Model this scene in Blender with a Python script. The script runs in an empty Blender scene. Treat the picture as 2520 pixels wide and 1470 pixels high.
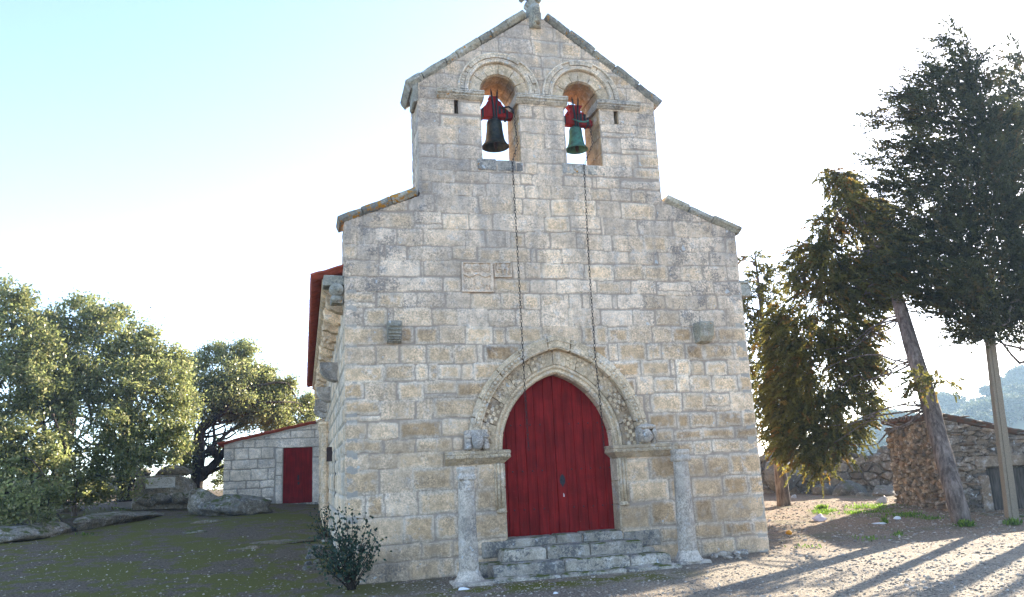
import bpy, bmesh, math, random
import numpy as np
from mathutils import Matrix, Vector
random.seed(7)
rng = np.random.default_rng(11)
S = bpy.context.scene
COL = S.collection

# ------------------------------------------------------------------ camera
CAM = np.array([-0.65, -13.5, 1.65])
YAW, PITCH, ROLL, FOC = 0.25928, 0.21123, -0.04755, 1968.65      # focal length in pixels of a 2520 px wide picture
PW, PH = 2520, 1470
def _basis():
    cy, sy, cp, sp = math.cos(YAW), math.sin(YAW), math.cos(PITCH), math.sin(PITCH)
    f0 = np.array([sy, cy, 0]); r0 = np.array([cy, -sy, 0]); u0 = np.array([0, 0, 1.])
    f = f0*cp+u0*sp; u = -f0*sp+u0*cp
    return r0*math.cos(ROLL)+u*math.sin(ROLL), -r0*math.sin(ROLL)+u*math.cos(ROLL), f
BR, BU, BF = _basis()
cam = bpy.data.cameras.new('camera'); co = bpy.data.objects.new('camera', cam); COL.objects.link(co)
cam.sensor_width = 36; cam.lens = 36*FOC/PW; cam.clip_start = .1; cam.clip_end = 3000
m = Matrix(((BR[0], BU[0], -BF[0]), (BR[1], BU[1], -BF[1]), (BR[2], BU[2], -BF[2]))).to_4x4()
m.translation = Vector(CAM); co.matrix_world = m
S.camera = co
def ray(x, y): return (x-PW/2)/FOC*BR+(PH/2-y)/FOC*BU+BF
def at(x, y, Y):                     # a pixel of the picture to the point of the plane Y it lies on
    d = ray(x, y); return CAM+d*(Y-CAM[1])/d[1]
def mpx(p): return float((np.array(p)-CAM)@BF)/FOC                # metres per pixel at a point

# ------------------------------------------------------------------ light
SUN_AZ, SUN_EL = math.radians(55.5), math.radians(18.5)
SUN = np.array([math.sin(SUN_AZ)*math.cos(SUN_EL), math.cos(SUN_AZ)*math.cos(SUN_EL), math.sin(SUN_EL)])
W = bpy.data.worlds.new('World'); S.world = W; W.use_nodes = True
wn = W.node_tree.nodes; bg = wn['Background']
sky = wn.new('ShaderNodeTexSky'); sky.sky_type = 'NISHITA'; sky.sun_disc = False
sky.sun_elevation = SUN_EL; sky.sun_rotation = SUN_AZ; sky.altitude = 700; sky.air_density = .6; sky.dust_density = .5; sky.ozone_density = .05
W.node_tree.links.new(sky.outputs[0], bg.inputs[0]); bg.inputs[1].default_value = .15
sl = bpy.data.lights.new('sun', 'SUN'); so = bpy.data.objects.new('sun', sl); COL.objects.link(so)
sl.energy = 5.0; sl.angle = math.radians(.5); sl.color = (1, .90, .73)
so.rotation_euler = Vector(SUN).to_track_quat('Z', 'Y').to_euler(); so.location = (20, 10, 30)
S.view_settings.view_transform = 'Standard'; S.view_settings.look = 'None'; S.view_settings.gamma = 1
S.view_settings.exposure = 2.28
S.render.engine = 'CYCLES'
S.cycles.use_denoising = True
S.cycles.max_bounces = 8; S.cycles.diffuse_bounces = 4; S.cycles.glossy_bounces = 2; S.cycles.transmission_bounces = 4; S.cycles.volume_bounces = 0
S.cycles.transparent_max_bounces = 8; S.cycles.caustics_reflective = False; S.cycles.caustics_refractive = False

# ------------------------------------------------------------------ numpy noise
def _hash(i, j, k, s):
    h = (i.astype(np.int64)*374761393+j.astype(np.int64)*668265263+k.astype(np.int64)*2147483647+s*974634777) & 0xffffffff
    h = ((h ^ (h >> 13))*1274126177) & 0xffffffff
    h = ((h ^ (h >> 16))*2246822519) & 0xffffffff
    return ((h ^ (h >> 15)) & 0xffffff)/float(0xffffff)
def vnoise(x, y, z=None, s=0):
    x = np.asarray(x, float); y = np.asarray(y, float); z = np.zeros_like(x) if z is None else np.asarray(z, float)
    xi, yi, zi = np.floor(x), np.floor(y), np.floor(z)
    fx, fy, fz = x-xi, y-yi, z-zi
    fx, fy, fz = fx*fx*(3-2*fx), fy*fy*(3-2*fy), fz*fz*(3-2*fz)
    r = 0
    for a in (0, 1):
        for b in (0, 1):
            for c in (0, 1):
                r = r+_hash(xi+a, yi+b, zi+c, s)*(fx if a else 1-fx)*(fy if b else 1-fy)*(fz if c else 1-fz)
    return r*2-1
def fbm(x, y, z=None, s=0, o=4):
    r, a = 0, .5
    x = np.asarray(x, float); y = np.asarray(y, float); z = np.zeros_like(x) if z is None else np.asarray(z, float)
    for i in range(o):
        r = r+a*vnoise(x, y, z, s+i*17); x, y, z, a = x*2.03+1.7, y*2.03+9.2, z*2.03+3.3, a*.5
    return r
def sst(x, a, b):
    t = np.clip((x-a)/(b-a), 0, 1); return t*t*(3-2*t)

# ------------------------------------------------------------------ objects
ORG = {}
def tag(o, label, cat, group=None, kind=None):
    if label: o['label'] = label
    if cat: o['category'] = cat
    if group: o['group'] = group
    if kind: o['kind'] = kind
    return o
def thing(name, label, cat, loc=(0, 0, 0), group=None):
    o = bpy.data.objects.new(name, None); COL.objects.link(o); o.location = loc
    ORG[o.name] = np.array(loc, float); o.empty_display_size = .2
    return tag(o, label, cat, group)
def mk(name, V, F, mat, parent=None, tint=None, smooth=False, loc=None):
    V = np.asarray(V, float).reshape(-1, 3)
    if parent is not None: org = ORG[parent.name]
    else: org = np.array(loc if loc is not None else (0, 0, 0), float)
    me = bpy.data.meshes.new(name)
    if isinstance(F, np.ndarray):
        k = F.shape[1]; n = len(F)
        me.vertices.add(len(V)); me.vertices.foreach_set('co', (V-org).astype(np.float32).ravel())
        me.loops.add(n*k); me.loops.foreach_set('vertex_index', F.astype(np.int32).ravel())
        me.polygons.add(n); me.polygons.foreach_set('loop_start', np.arange(0, n*k, k, dtype=np.int32))
        me.update(calc_edges=True)
    else:
        me.from_pydata((V-org).tolist(), [], F); me.update()
    if tint is not None:
        a = me.color_attributes.new('tint', 'FLOAT_COLOR', 'POINT')
        t = np.asarray(tint, np.float32)
        if t.ndim == 1: t = np.tile(t, (len(V), 1))
        if t.shape[1] == 3: t = np.hstack([t, np.ones((len(t), 1), np.float32)])
        a.data.foreach_set('color', t.ravel())
    me.polygons.foreach_set('use_smooth', [smooth]*len(me.polygons))
    me.materials.append(mat)
    o = bpy.data.objects.new(name, me); COL.objects.link(o)
    if parent is not None:
        o.parent = parent; ORG[o.name] = org
    else:
        o.location = org; ORG[o.name] = org
    return o
def bevel(o, w=.012, seg=2):
    b = o.modifiers.new('bevel', 'BEVEL'); b.width = w; b.segments = seg; b.limit_method = 'ANGLE'; b.angle_limit = math.radians(40)
    return o
class MB:                            # collects shapes into one mesh
    def __init__(s): s.v = []; s.f = []; s.t = []
    def add(s, V, F, t=None):
        n = len(s.v); s.v += [tuple(map(float, p)) for p in V]; s.f += [[int(i)+n for i in f] for f in F]
        s.t += [t if t is not None else (.3, .5, 0, 1)]*len(V)
    def box(s, x0, x1, y0, y1, z0, z1, t=None, j=0.):
        V = [[x, y, z] for z in (z0, z1) for y in (y0, y1) for x in (x0, x1)]
        if j: V = [[c+random.uniform(-j, j) for c in p] for p in V]
        s.add(V, [(0, 2, 3, 1), (4, 5, 7, 6), (0, 1, 5, 4), (2, 6, 7, 3), (0, 4, 6, 2), (1, 3, 7, 5)], t)
    def loft(s, rings, t=None, cap=True):       # rings: lists of points, all of one length, each a closed loop
        n = len(rings[0]); V = [p for r in rings for p in r]; F = []
        for i in range(len(rings)-1):
            for j in range(n):
                a, b = i*n+j, i*n+(j+1) % n; F.append((a, b, b+n, a+n))
        if cap: F.append(tuple(range(n))[::-1]); F.append(tuple(range((len(rings)-1)*n, len(rings)*n)))
        s.add(V, F, t)
    def prism(s, poly, axis, a, b, t=None):     # poly in the other two axes, in order x, y, z
        def p3(q, d):
            q = list(q); q.insert('xyz'.index(axis), d); return q
        s.loft([[p3(q, a) for q in poly], [p3(q, b) for q in poly]], t)
    def tube(s, pts, rad, seg=8, t=None, cap=True):
        pts = [np.array(p, float) for p in pts]; rings = []; up = np.array([.31, .17, .93])
        for i, p in enumerate(pts):
            d = pts[min(i+1, len(pts)-1)]-pts[max(i-1, 0)]; d = d/(np.linalg.norm(d)+1e-9)
            a = np.cross(d, up); a = a/(np.linalg.norm(a)+1e-9); b = np.cross(d, a)
            r = rad[i] if hasattr(rad, '__len__') else rad
            rings.append([p+(a*math.cos(k*2*math.pi/seg)+b*math.sin(k*2*math.pi/seg))*r for k in range(seg)])
        s.loft(rings, t, cap)
    def lathe(s, c, prof, seg=24, t=None):
        rings = [[(c[0]+r*math.cos(k*2*math.pi/seg), c[1]+r*math.sin(k*2*math.pi/seg), c[2]+z) for k in range(seg)] for r, z in prof]
        s.loft(rings, t)
    def ball(s, c, r, t=None, n=8, m=6):
        r = np.ones(3)*np.array(r); prof = [(math.sin(math.pi*i/m), -math.cos(math.pi*i/m)) for i in range(m+1)]
        prof[0] = (.02, -1); prof[-1] = (.02, 1)
        s.loft([[(c[0]+a*r[0]*math.cos(k*2*math.pi/n), c[1]+a*r[1]*math.sin(k*2*math.pi/n), c[2]+b*r[2]) for k in range(n)] for a, b in prof], t)
    def build(s, name, mat, parent=None, smooth=False, loc=None, bev=0, seg=2):
        V = np.array(s.v)
        o = mk(name, V, s.f, mat, parent, np.array(s.t, np.float32), smooth, loc)
        bm = bmesh.new(); bm.from_mesh(o.data); bmesh.ops.recalc_face_normals(bm, faces=bm.faces); bm.to_mesh(o.data); bm.free()
        if bev: bevel(o, bev, seg)
        return o

# ------------------------------------------------------------------ materials
class Mat:
    def __init__(s, name):
        s.m = bpy.data.materials.new(name); s.m.use_nodes = True; s.n = s.m.node_tree.nodes; s.l = s.m.node_tree.links
        s.b = s.n['Principled BSDF']; s.out = s.n['Material Output']
        s.pos = s.n.new('ShaderNodeNewGeometry').outputs['Position']
    def put(s, sock, v):
        if isinstance(v, bpy.types.NodeSocket): s.l.new(v, sock)
        elif isinstance(v, (tuple, list)) and len(v) == 3 and sock.type == 'RGBA': sock.default_value = (*v, 1)
        else: sock.default_value = v
    def math(s, op, a, b=0., c=0., clamp=False):
        n = s.n.new('ShaderNodeMath'); n.operation = op; n.use_clamp = clamp
        s.put(n.inputs[0], a); s.put(n.inputs[1], b); s.put(n.inputs[2], c); return n.outputs[0]
    def noise(s, scale, detail=4, rough=.55, vec=None, out=0, sc=None):
        n = s.n.new('ShaderNodeTexNoise'); n.inputs['Scale'].default_value = scale; n.inputs['Detail'].default_value = detail; n.inputs['Roughness'].default_value = rough
        v = vec if vec is not None else s.pos
        if sc is not None: v = s.scale(v, sc)
        s.l.new(v, n.inputs['Vector']); return n.outputs[out]
    def scale(s, v, sc):
        n = s.n.new('ShaderNodeVectorMath'); n.operation = 'MULTIPLY'; s.put(n.inputs[0], v); n.inputs[1].default_value = sc; return n.outputs[0]
    def voro(s, scale, feature='F1', out='Distance', vec=None):
        n = s.n.new('ShaderNodeTexVoronoi'); n.feature = feature; n.inputs['Scale'].default_value = scale
        s.l.new(vec if vec is not None else s.pos, n.inputs['Vector']); return n.outputs[out]
    def map(s, v, a, b, c=0., d=1.):
        n = s.n.new('ShaderNodeMapRange'); n.clamp = True; n.interpolation_type = 'SMOOTHSTEP'
        s.put(n.inputs[0], v)
        for i, q in enumerate((a, b, c, d)): s.put(n.inputs[i+1], q)
        return n.outputs[0]
    def mix(s, f, a, b, mode='MIX'):
        n = s.n.new('ShaderNodeMix'); n.data_type = 'RGBA'; n.blend_type = mode
        s.put(n.inputs[0], f); s.put(n.inputs[6], a); s.put(n.inputs[7], b); return n.outputs[2]
    def mul(s, col, f): return s.mix(1., col, s.grey(f), 'MULTIPLY')
    def grey(s, f):
        n = s.n.new('ShaderNodeCombineColor')
        for i in range(3): s.put(n.inputs[i], f)
        return n.outputs[0]
    def xyz(s, v=None):
        n = s.n.new('ShaderNodeSeparateXYZ'); s.l.new(v if v is not None else s.pos, n.inputs[0]); return n.outputs
    def attr(s, name='tint'):
        n = s.n.new('ShaderNodeAttribute'); n.attribute_name = name
        s.alpha = n.outputs['Alpha']; q = s.n.new('ShaderNodeSeparateColor'); s.l.new(n.outputs['Color'], q.inputs[0]); return q.outputs
    def bump(s, h, strength=.5, dist=.02):
        n = s.n.new('ShaderNodeBump'); n.inputs['Strength'].default_value = strength; n.inputs['Distance'].default_value = dist
        s.l.new(h, n.inputs['Height']); s.l.new(n.outputs[0], s.b.inputs['Normal'])
    def done(s, col, rough=.9, spec=.25, metal=0.):
        s.put(s.b.inputs['Base Color'], col); s.put(s.b.inputs['Roughness'], rough)
        s.b.inputs['Specular IOR Level'].default_value = spec; s.b.inputs['Metallic'].default_value = metal; return s.m

def granite(name, dark=.6, lichen=0., mortar=(.41, .325, .25), grey=(.655, .505, .365), tan=(.66, .47, .29), ochre=(.43, .28, .15), facade=False, moss=0., speck=1.):
    M = Mat(name); R, G, B = M.attr(); A = M.alpha
    c = M.mix(M.map(R, 0, .5), grey, tan); c = M.mix(M.map(R, .5, 1), c, ochre)
    st = M.noise(2.3, 5, .6)
    c = M.mix(M.math('MULTIPLY', M.map(st, .52, .72), M.map(R, .3, .9, .1, .75)), c, (.19, .115, .06))       # rusty stains
    wash = M.noise(5.5, 6, .65)
    c = M.mix(M.math('MULTIPLY', M.map(M.math('ADD', A, M.math('MULTIPLY', M.math('SUBTRACT', wash, .5), 1.5)), .62, .0, 0, .6), M.map(R, .2, .6, .25, 1)), c, (.62, .55, .46))
    c = M.mix(M.map(wash, .5, .7, 0, .5), c, (.55, .53, .50))                                              # pale worn skin
    c = M.mul(c, M.map(G, 0, 1, .62, 1.26))
    s1 = M.noise(80, 3, .7); c = M.mul(c, M.map(s1, .3, .7, 1-.22*speck, 1+.22*speck))
    s2 = M.noise(30, 5, .72); c = M.mix(M.map(M.noise(1.9, 3), .38, .62, .15, 1), c, M.mul(c, M.map(s2, .32, .66, 1-.30*speck, 1+.24*speck))); c = M.mul(c, M.map(M.noise(1.1, 6, .6), .35, .65, .84, 1.2)); c = M.mul(c, M.map(M.noise(7.5, 7, .7), .34, .62, .80, 1.17))
    x, y, z = M.xyz()
    if dark:
        dl = M.math('MULTIPLY', M.noise(26, 8, .78), 1.0); big = M.noise(2.6, 5, .66)
        amt = M.math('MULTIPLY', M.map(big, .36, .62, 0, 1), M.map(R, .05, .5, 1., .6))
        if facade:
            sk = M.noise(1.7, 6, .66, sc=(1, 1, .22)); hz = M.map(z, 3.4, 6.5)
            c = M.mix(M.math('MULTIPLY', M.map(sk, .42, .62), M.math('MULTIPLY', hz, .5)), c, (.21, .205, .20))
            c = M.mix(M.math('MULTIPLY', M.map(M.noise(1.3, 5, .6), .42, .66), M.map(z, 4.2, 2.2, 0, .42)), c, (.34, .225, .125))
            c = M.mix(M.math('MULTIPLY', M.map(M.noise(2.2, 6, .65, sc=(1, 1, .5)), .46, .64), M.map(z, 1.0, .1, 0, .55)), c, (.12, .105, .085))
            edge = M.math('MAXIMUM', M.map(x, 2.8, .3), M.map(x, 4.3, 6.1))
            hi = M.map(z, 3.2, 4.6)
            k = M.math('MULTIPLY', hi, M.math('ADD', M.math('MULTIPLY', edge, .68), .32))
            low = M.math('MULTIPLY', M.map(z, 1.2, .0), M.map(x, 5.5, 1.5, .35, .8))
            k = M.math('MAXIMUM', k, low); amt = M.math('MULTIPLY', amt, k)
        th = M.math('SUBTRACT', .66, M.math('MULTIPLY', amt, .25))
        f = M.map(M.math('SUBTRACT', dl, th), 0, .07, 0, dark)
        c = M.mix(f, c, (.085, .088, .095))
        pl = M.math('SUBTRACT', M.noise(7, 3, .5), M.math('SUBTRACT', .72, M.math('MULTIPLY', amt, .08)))
        c = M.mix(M.map(pl, 0, .03, 0, .7), c, (.52, .54, .54))
    c = M.mix(M.math('MULTIPLY', B, .85), c, M.mix(M.noise(9, 4), mortar, (mortar[0]*.62, mortar[1]*.62, mortar[2]*.64)))
    if lichen:
        lo = M.math('MULTIPLY', M.map(M.noise(11, 6, .7), .60-.07*max(0, lichen-1), .64-.07*max(0, lichen-1)), M.map(M.noise(1.9, 2), .56-.12*lichen, .64-.12*lichen))
        c = M.mix(lo, c, (.42, .19, .02))
    if moss:
        nz = M.xyz(M.n.new('ShaderNodeNewGeometry').outputs['Normal'])[2]
        f = M.math('MULTIPLY', M.map(nz, .2, .8), M.map(M.noise(4, 5, .65), .48, .6, 0, moss))
        c = M.mix(f, c, (.075, .085, .015))
    h = M.math('ADD', M.math('MULTIPLY', s2, .7), M.math('MULTIPLY', M.noise(120, 3, .7), .4))
    M.bump(h, .55, .012)
    return M.done(c, .92, .2)

M_FAC = granite('facade granite', facade=True, dark=.6)
M_SIDE = granite('side wall granite', dark=.35, grey=(.52, .45, .36), mortar=(.43, .39, .33))
M_COPE = granite('coping granite', dark=.6, lichen=1., grey=(.31, .295, .245), tan=(.35, .315, .235), ochre=(.31, .225, .13))
M_COPE2 = granite('orange lichened coping', dark=.5, lichen=2.3, grey=(.31, .295, .245), tan=(.35, .315, .235), ochre=(.31, .225, .13))
M_LEDGE = granite('ledge granite', dark=.6, lichen=.25, grey=(.46, .41, .34), tan=(.48, .405, .30))
M_CARVE = granite('carved granite', dark=.25, grey=(.56, .465, .355), tan=(.57, .44, .29), ochre=(.30, .21, .13))
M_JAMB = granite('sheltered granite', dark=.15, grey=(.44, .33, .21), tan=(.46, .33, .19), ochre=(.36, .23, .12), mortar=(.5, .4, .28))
M_COLUMN = granite('column granite', speck=1.0, dark=.45, grey=(.41, .35, .285), tan=(.42, .35, .275))
M_STEP = granite('step granite', dark=.75, grey=(.37, .325, .265), tan=(.39, .335, .26), moss=1.)
M_ANNEX = granite('annex granite', dark=.25, grey=(.60, .515, .425), tan=(.60, .50, .39), ochre=(.34, .27, .19), mortar=(.36, .32, .27))
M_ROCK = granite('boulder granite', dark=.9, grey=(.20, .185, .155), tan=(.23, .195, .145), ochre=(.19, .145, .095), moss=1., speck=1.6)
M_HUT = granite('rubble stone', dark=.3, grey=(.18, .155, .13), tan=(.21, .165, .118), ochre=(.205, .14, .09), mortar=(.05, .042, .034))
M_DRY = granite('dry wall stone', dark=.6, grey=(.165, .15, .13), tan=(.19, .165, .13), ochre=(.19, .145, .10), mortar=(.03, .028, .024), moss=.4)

def paint(name, col, worn=(.25, .09, .07), wood=True):
    M = Mat(name); g = M.noise(30, 4, .6, sc=(1, 1, .06)); n = M.noise(3, 4)
    c = M.mul(col, M.map(g, .3, .7, .72, 1.25)); c = M.mul(c, M.map(n, .3, .7, .8, 1.2))
    sp = M.math('MULTIPLY', M.map(M.noise(75, 5, .75, sc=(1, 1, .25)), .64, .70), M.map(M.xyz()[2], 2.6, .5, .2, .9))
    c = M.mix(sp, c, worn); M.bump(g, .25, .004)
    return M.done(c, .8, .12)
M_RED = paint('dark red door paint', (.18, .0105, .0095), (.34, .17, .14))
M_YOKE = paint('red headstock paint', (.26, .018, .016))
def flat(name, col, rough=.7, var=.25, sc=20, metal=0., spec=.3, col2=None):
    M = Mat(name); n = M.noise(sc, 5, .65); c = M.mix(M.map(n, .35, .65), col, col2 if col2 else tuple(q*(1-var) for q in col))
    M.bump(n, .3, .006); return M.done(c, rough, spec, metal)
M_IRON = flat('dark iron', (.022, .023, .028), .6, .4)
M_CHAIN = flat('rusty chain iron', (.035, .025, .022), .7, .5)
M_BRONZE = flat('dark bronze', (.045, .045, .032), .5, .4, 14, .55, .4, (.018, .022, .022))
M_PATINA = flat('green patina bronze', (.075, .22, .165), .75, .3, 9, .1, .3, (.05, .10, .08))
M_CLAP = flat('rusted clapper iron', (.06, .035, .03), .7, .4)
M_TILE = flat('red clay tile', (.42, .085, .042), .85, .35, 6)
M_OLDTILE = flat('old clay tile', (.15, .075, .045), .9, .5, 7, 0, .2, (.10, .08, .06))
M_CONC = flat('pole concrete', (.27, .215, .15), .9, .35, 60)
M_MARBLE = flat('white marble', (.82, .80, .79), .45, .06, 3)
M_LETTER = flat('faded brass letters', (.20, .15, .08), .6, .3)
M_WOOD = Mat('grey weathered planks')
_g = M_WOOD.noise(24, 5, .65, sc=(1, 1, .08))
M_WOOD.bump(_g, .5, .01); M_WOOD = M_WOOD.done(M_WOOD.mix(M_WOOD.map(_g, .35, .65), (.045, .038, .032), (.13, .11, .095)), .9)
M_WHITE = flat('white paper', (.8, .8, .8), .8, .05)
M_PINK = flat('pinkish plastic bag', (.8, .62, .62), .5, .2)
M_CLEAR = flat('greyish plastic bag', (.5, .5, .53), .4, .2)
M_ORANGE = flat('orange skin', (.75, .30, .02), .5, .15)
def bark(name, a, b, sc=14, st=.2):
    M = Mat(name); n = M.noise(sc, 6, .7, sc=(1, 1, st)); f = M.noise(3, 4); k = M.voro(9)
    c = M.mix(M.map(n, .35, .65), a, b); c = M.mul(c, M.map(f, .3, .7, .7, 1.25)); c = M.mul(c, M.map(k, 0, .12, .45, 1))
    c = M.mix(M.map(M.noise(60, 2), .70, .73), c, (.45, .44, .4))
    M.bump(n, 1., .035); return M.done(c, .95, .15)
M_BARK = bark('grey brown bark', (.085, .062, .05), (.235, .185, .155))
M_OAKBARK = bark('dark oak bark', (.025, .02, .016), (.075, .055, .042))
def leaf(name, dark, light, alt=None, trans=.35, gloss=.25, rough=.45):
    M = Mat(name); R, G, B = M.attr()
    c = M.mix(R, dark, light)
    if alt: c = M.mix(M.map(G, .55, .95), c, alt)
    c = M.mul(c, M.map(B, 0, 1, .65, 1.35))
    M.done(c, rough, gloss)
    t = M.n.new('ShaderNodeBsdfTranslucent'); M.l.new(M.mix(.5, c, M.mul(c, 1.6)), t.inputs[0])
    x = M.n.new('ShaderNodeMixShader'); x.inputs[0].default_value = trans
    M.l.new(M.b.outputs[0], x.inputs[1]); M.l.new(t.outputs[0], x.inputs[2]); M.l.new(x.outputs[0], M.out.inputs[0]); return M.m
L_OAK = leaf('holm oak leaves', (.095, .11, .036), (.30, .325, .115), (.33, .30, .14), .52, .5, .35)
L_CYP = leaf('cypress sprays', (.038, .042, .016), (.098, .094, .032), (.11, .075, .025), .32, .15, .6)
L_CYP2 = leaf('golden cypress sprays', (.078, .08, .02), (.205, .18, .042), (.235, .13, .028), .52, .15, .6)
L_BUSH = leaf('rose leaves', (.014, .034, .022), (.035, .065, .030), (.13, .10, .02), .25, .4, .4)
L_GRASS = leaf('grass blades', (.05, .105, .012), (.17, .26, .03), None, .5, .2, .5)
L_HILL = leaf('hill foliage', (.045, .06, .028), (.11, .125, .06), (.17, .16, .09), .25, .2, .6)

# ------------------------------------------------------------------ ground
def gz(X, Y, fine=True):
    X = np.asarray(X, float); Y = np.asarray(Y, float)
    wl = sst(-X, -5, 3); Yp = np.clip(Y, 0, 26)
    z = Yp*(.027+.027*wl)
    z = z+wl*.02*np.clip(-X-4, 0, 12)*sst(Y, 0, 10)
    z = z-9.5*sst(Y, 18, 75)*(1-wl)-8*wl*sst(Y, 27, 80)-6*sst(-X, 14, 60)
    s = X*.72+Y*.69; t = X*.69-Y*.72
    z = z+34*sst(s, 120, 330)*sst(t, -112, 45)+4*fbm(X/50, Y/50, s=5, o=3)*sst(s, 80, 150)
    if fine:
        z = z+(.05*fbm(X/1.9, Y/1.9, s=3, o=4)+.014*fbm(X/.3, Y/.3, s=8, o=3))*sst(np.hypot(X-3.8, Y+0), 3.2, 6)
    return z
def on(px, py):                       # where the line of sight through a pixel meets the ground
    d = ray(px, py); t = 6.
    for i in range(4000):
        p = CAM+d*t
        if p[2] <= float(gz(p[0], p[1], False)): break
        t += .02
    return p
def axis(a, b, fine, far, n):
    g = far*(np.geomspace(1, 1+far, n)-1)/far
    return np.concatenate([a-g[:0:-1], np.arange(a, b+1e-6, fine), b+g[1:]])
gx = axis(-13, 22, .10, 640, 60); gy = axis(-13, 22, .10, 640, 60)
GX, GY = np.meshgrid(gx, gy, indexing='ij')
def gridF(nx, ny):
    i = np.arange((nx-1)*(ny-1)); a = (i//(ny-1))*ny+i % (ny-1)
    return np.stack([a, a+ny, a+ny+1, a+1], 1)
M = Mat('ground gravel and moss'); x, y, z = M.xyz()
n1 = M.noise(.55, 5, .6); n2 = M.noise(2.2, 5, .65); n3 = M.noise(28, 5, .75); n4 = M.noise(70, 3, .7)
gravel = M.mix(M.map(n3, .36, .62), (.09, .066, .047), (.31, .245, .185))
gravel = M.mix(M.math('MULTIPLY', M.map(x, 2.5, 5), M.map(y, 1, -1)), gravel, M.mix(M.map(n3, .36, .62), (.13, .10, .072), (.45, .375, .285)))
gravel = M.mix(M.math('MULTIPLY', M.map(n4, .62, .70), M.map(x, -1, 2.5, .15, 1)), gravel, (.44, .405, .36))
earth = M.mix(M.map(n3, .38, .62), (.12, .076, .046), (.34, .235, .15))
er = M.math('MULTIPLY', M.map(x, 4, 9), M.map(M.math('ADD', y, M.math('MULTIPLY', n2, 3.)), -1.6, 4.))
g = M.mix(M.math('MULTIPLY', er, .85), gravel, earth)
g = M.mix(M.math('MULTIPLY', M.map(n1, .5, .62, 0, .5), 1), g, M.mix(M.map(n3, .4, .6), (.075, .062, .05), (.19, .16, .14)))
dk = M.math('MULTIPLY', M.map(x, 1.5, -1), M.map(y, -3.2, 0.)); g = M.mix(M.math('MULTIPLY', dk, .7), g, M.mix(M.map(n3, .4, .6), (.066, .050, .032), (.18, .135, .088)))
mn = M.math('ADD', M.math('MULTIPLY', n1, .55), M.math('MULTIPLY', n2, .45))
reg = M.math('MULTIPLY', M.map(x, 2.2, -.2), M.math('MULTIPLY', M.map(y, -3.2, -.5), M.map(y, 20, 14)))
reg2 = M.math('MULTIPLY', M.map(M.math('ABSOLUTE', M.math('ADD', y, 1.75)), .75, .1), M.math('MULTIPLY', M.map(x, 5.6, 4.2), M.map(x, .4, 1.4)))
reg3 = M.math('MULTIPLY', M.map(x, 6, 8), M.map(y, -1, 1, .0, .35))
moss = M.math('MULTIPLY', M.map(mn, .47, .52), M.math('MAXIMUM', M.math('MULTIPLY', reg, .9), M.math('MAXIMUM', reg2, M.math('MULTIPLY', reg3, M.map(mn, .53, .56)))))
g = M.mix(M.math('MULTIPLY', moss, M.map(n3, .3, .55, .45, 1)), g, M.mix(n4, (.080, .078, .010), (.19, .18, .028)))
far = M.map(M.math('ADD', x, y), 45, 75); lw = M.map(M.math('ADD', M.math('MULTIPLY', x, -1), y), 34, 48)
fc = M.mix(M.map(M.noise(.06, 5, .6), .42, .58), (.34, .30, .18), (.13, .14, .07))
g = M.mix(M.math('MAXIMUM', far, lw), g, fc)
M.bump(M.math('ADD', n3, M.math('MULTIPLY', n4, .6)), .9, .03)
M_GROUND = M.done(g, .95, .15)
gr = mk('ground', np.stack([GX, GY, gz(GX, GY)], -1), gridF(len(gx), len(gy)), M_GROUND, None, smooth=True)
tag(gr, 'gravel and mossy earth yard around the church with the hill beyond', None, kind='structure')

# ------------------------------------------------------------------ stone sheets
def sheet(name, o, ud, vd, nd, nu, nv, step, hfun, mfun, mat, parent=None, skirt=.07, loc=None, smooth=False):
    o, ud, vd, nd = (np.array(q, float) for q in (o, ud, vd, nd))
    U, V = np.meshgrid(np.arange(nu+1)*step, np.arange(nv+1)*step, indexing='ij')
    h, tint = hfun(U, V)
    P = o+U[..., None]*ud+V[..., None]*vd+h[..., None]*nd
    uc, vc = np.meshgrid((np.arange(nu)+.5)*step, (np.arange(nv)+.5)*step, indexing='ij')
    K = mfun(uc, vc)
    idx = np.arange((nu+1)*(nv+1)).reshape(nu+1, nv+1)
    a, b, c, d = idx[:-1, :-1][K], idx[1:, :-1][K], idx[1:, 1:][K], idx[:-1, 1:][K]
    F = [np.stack([a, b, c, d], 1)]
    Vv = [P.reshape(-1, 3), (P-(h[..., None]+skirt)*nd).reshape(-1, 3)]; N = len(Vv[0])
    Kp = np.pad(K, 1)
    for di, dj, e in ((-1, 0, (3, 0)), (1, 0, (1, 2)), (0, -1, (0, 1)), (0, 1, (2, 3))):
        nb = Kp[1+di:nu+1+di, 1+dj:nv+1+dj]; q = K & ~nb
        cs = [idx[:-1, :-1][q], idx[1:, :-1][q], idx[1:, 1:][q], idx[:-1, 1:][q]]
        s, t = cs[e[0]], cs[e[1]]
        F.append(np.stack([t, s, s+N, t+N], 1))
    F = np.concatenate(F); Vv = np.concatenate(Vv); T = np.concatenate([tint.reshape(-1, 4)]*2)
    used = np.zeros(len(Vv), bool); used[F.ravel()] = True; rm = np.cumsum(used)-1
    return mk(name, Vv[used], rm[F], mat, parent, T[used], smooth, loc)
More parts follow.
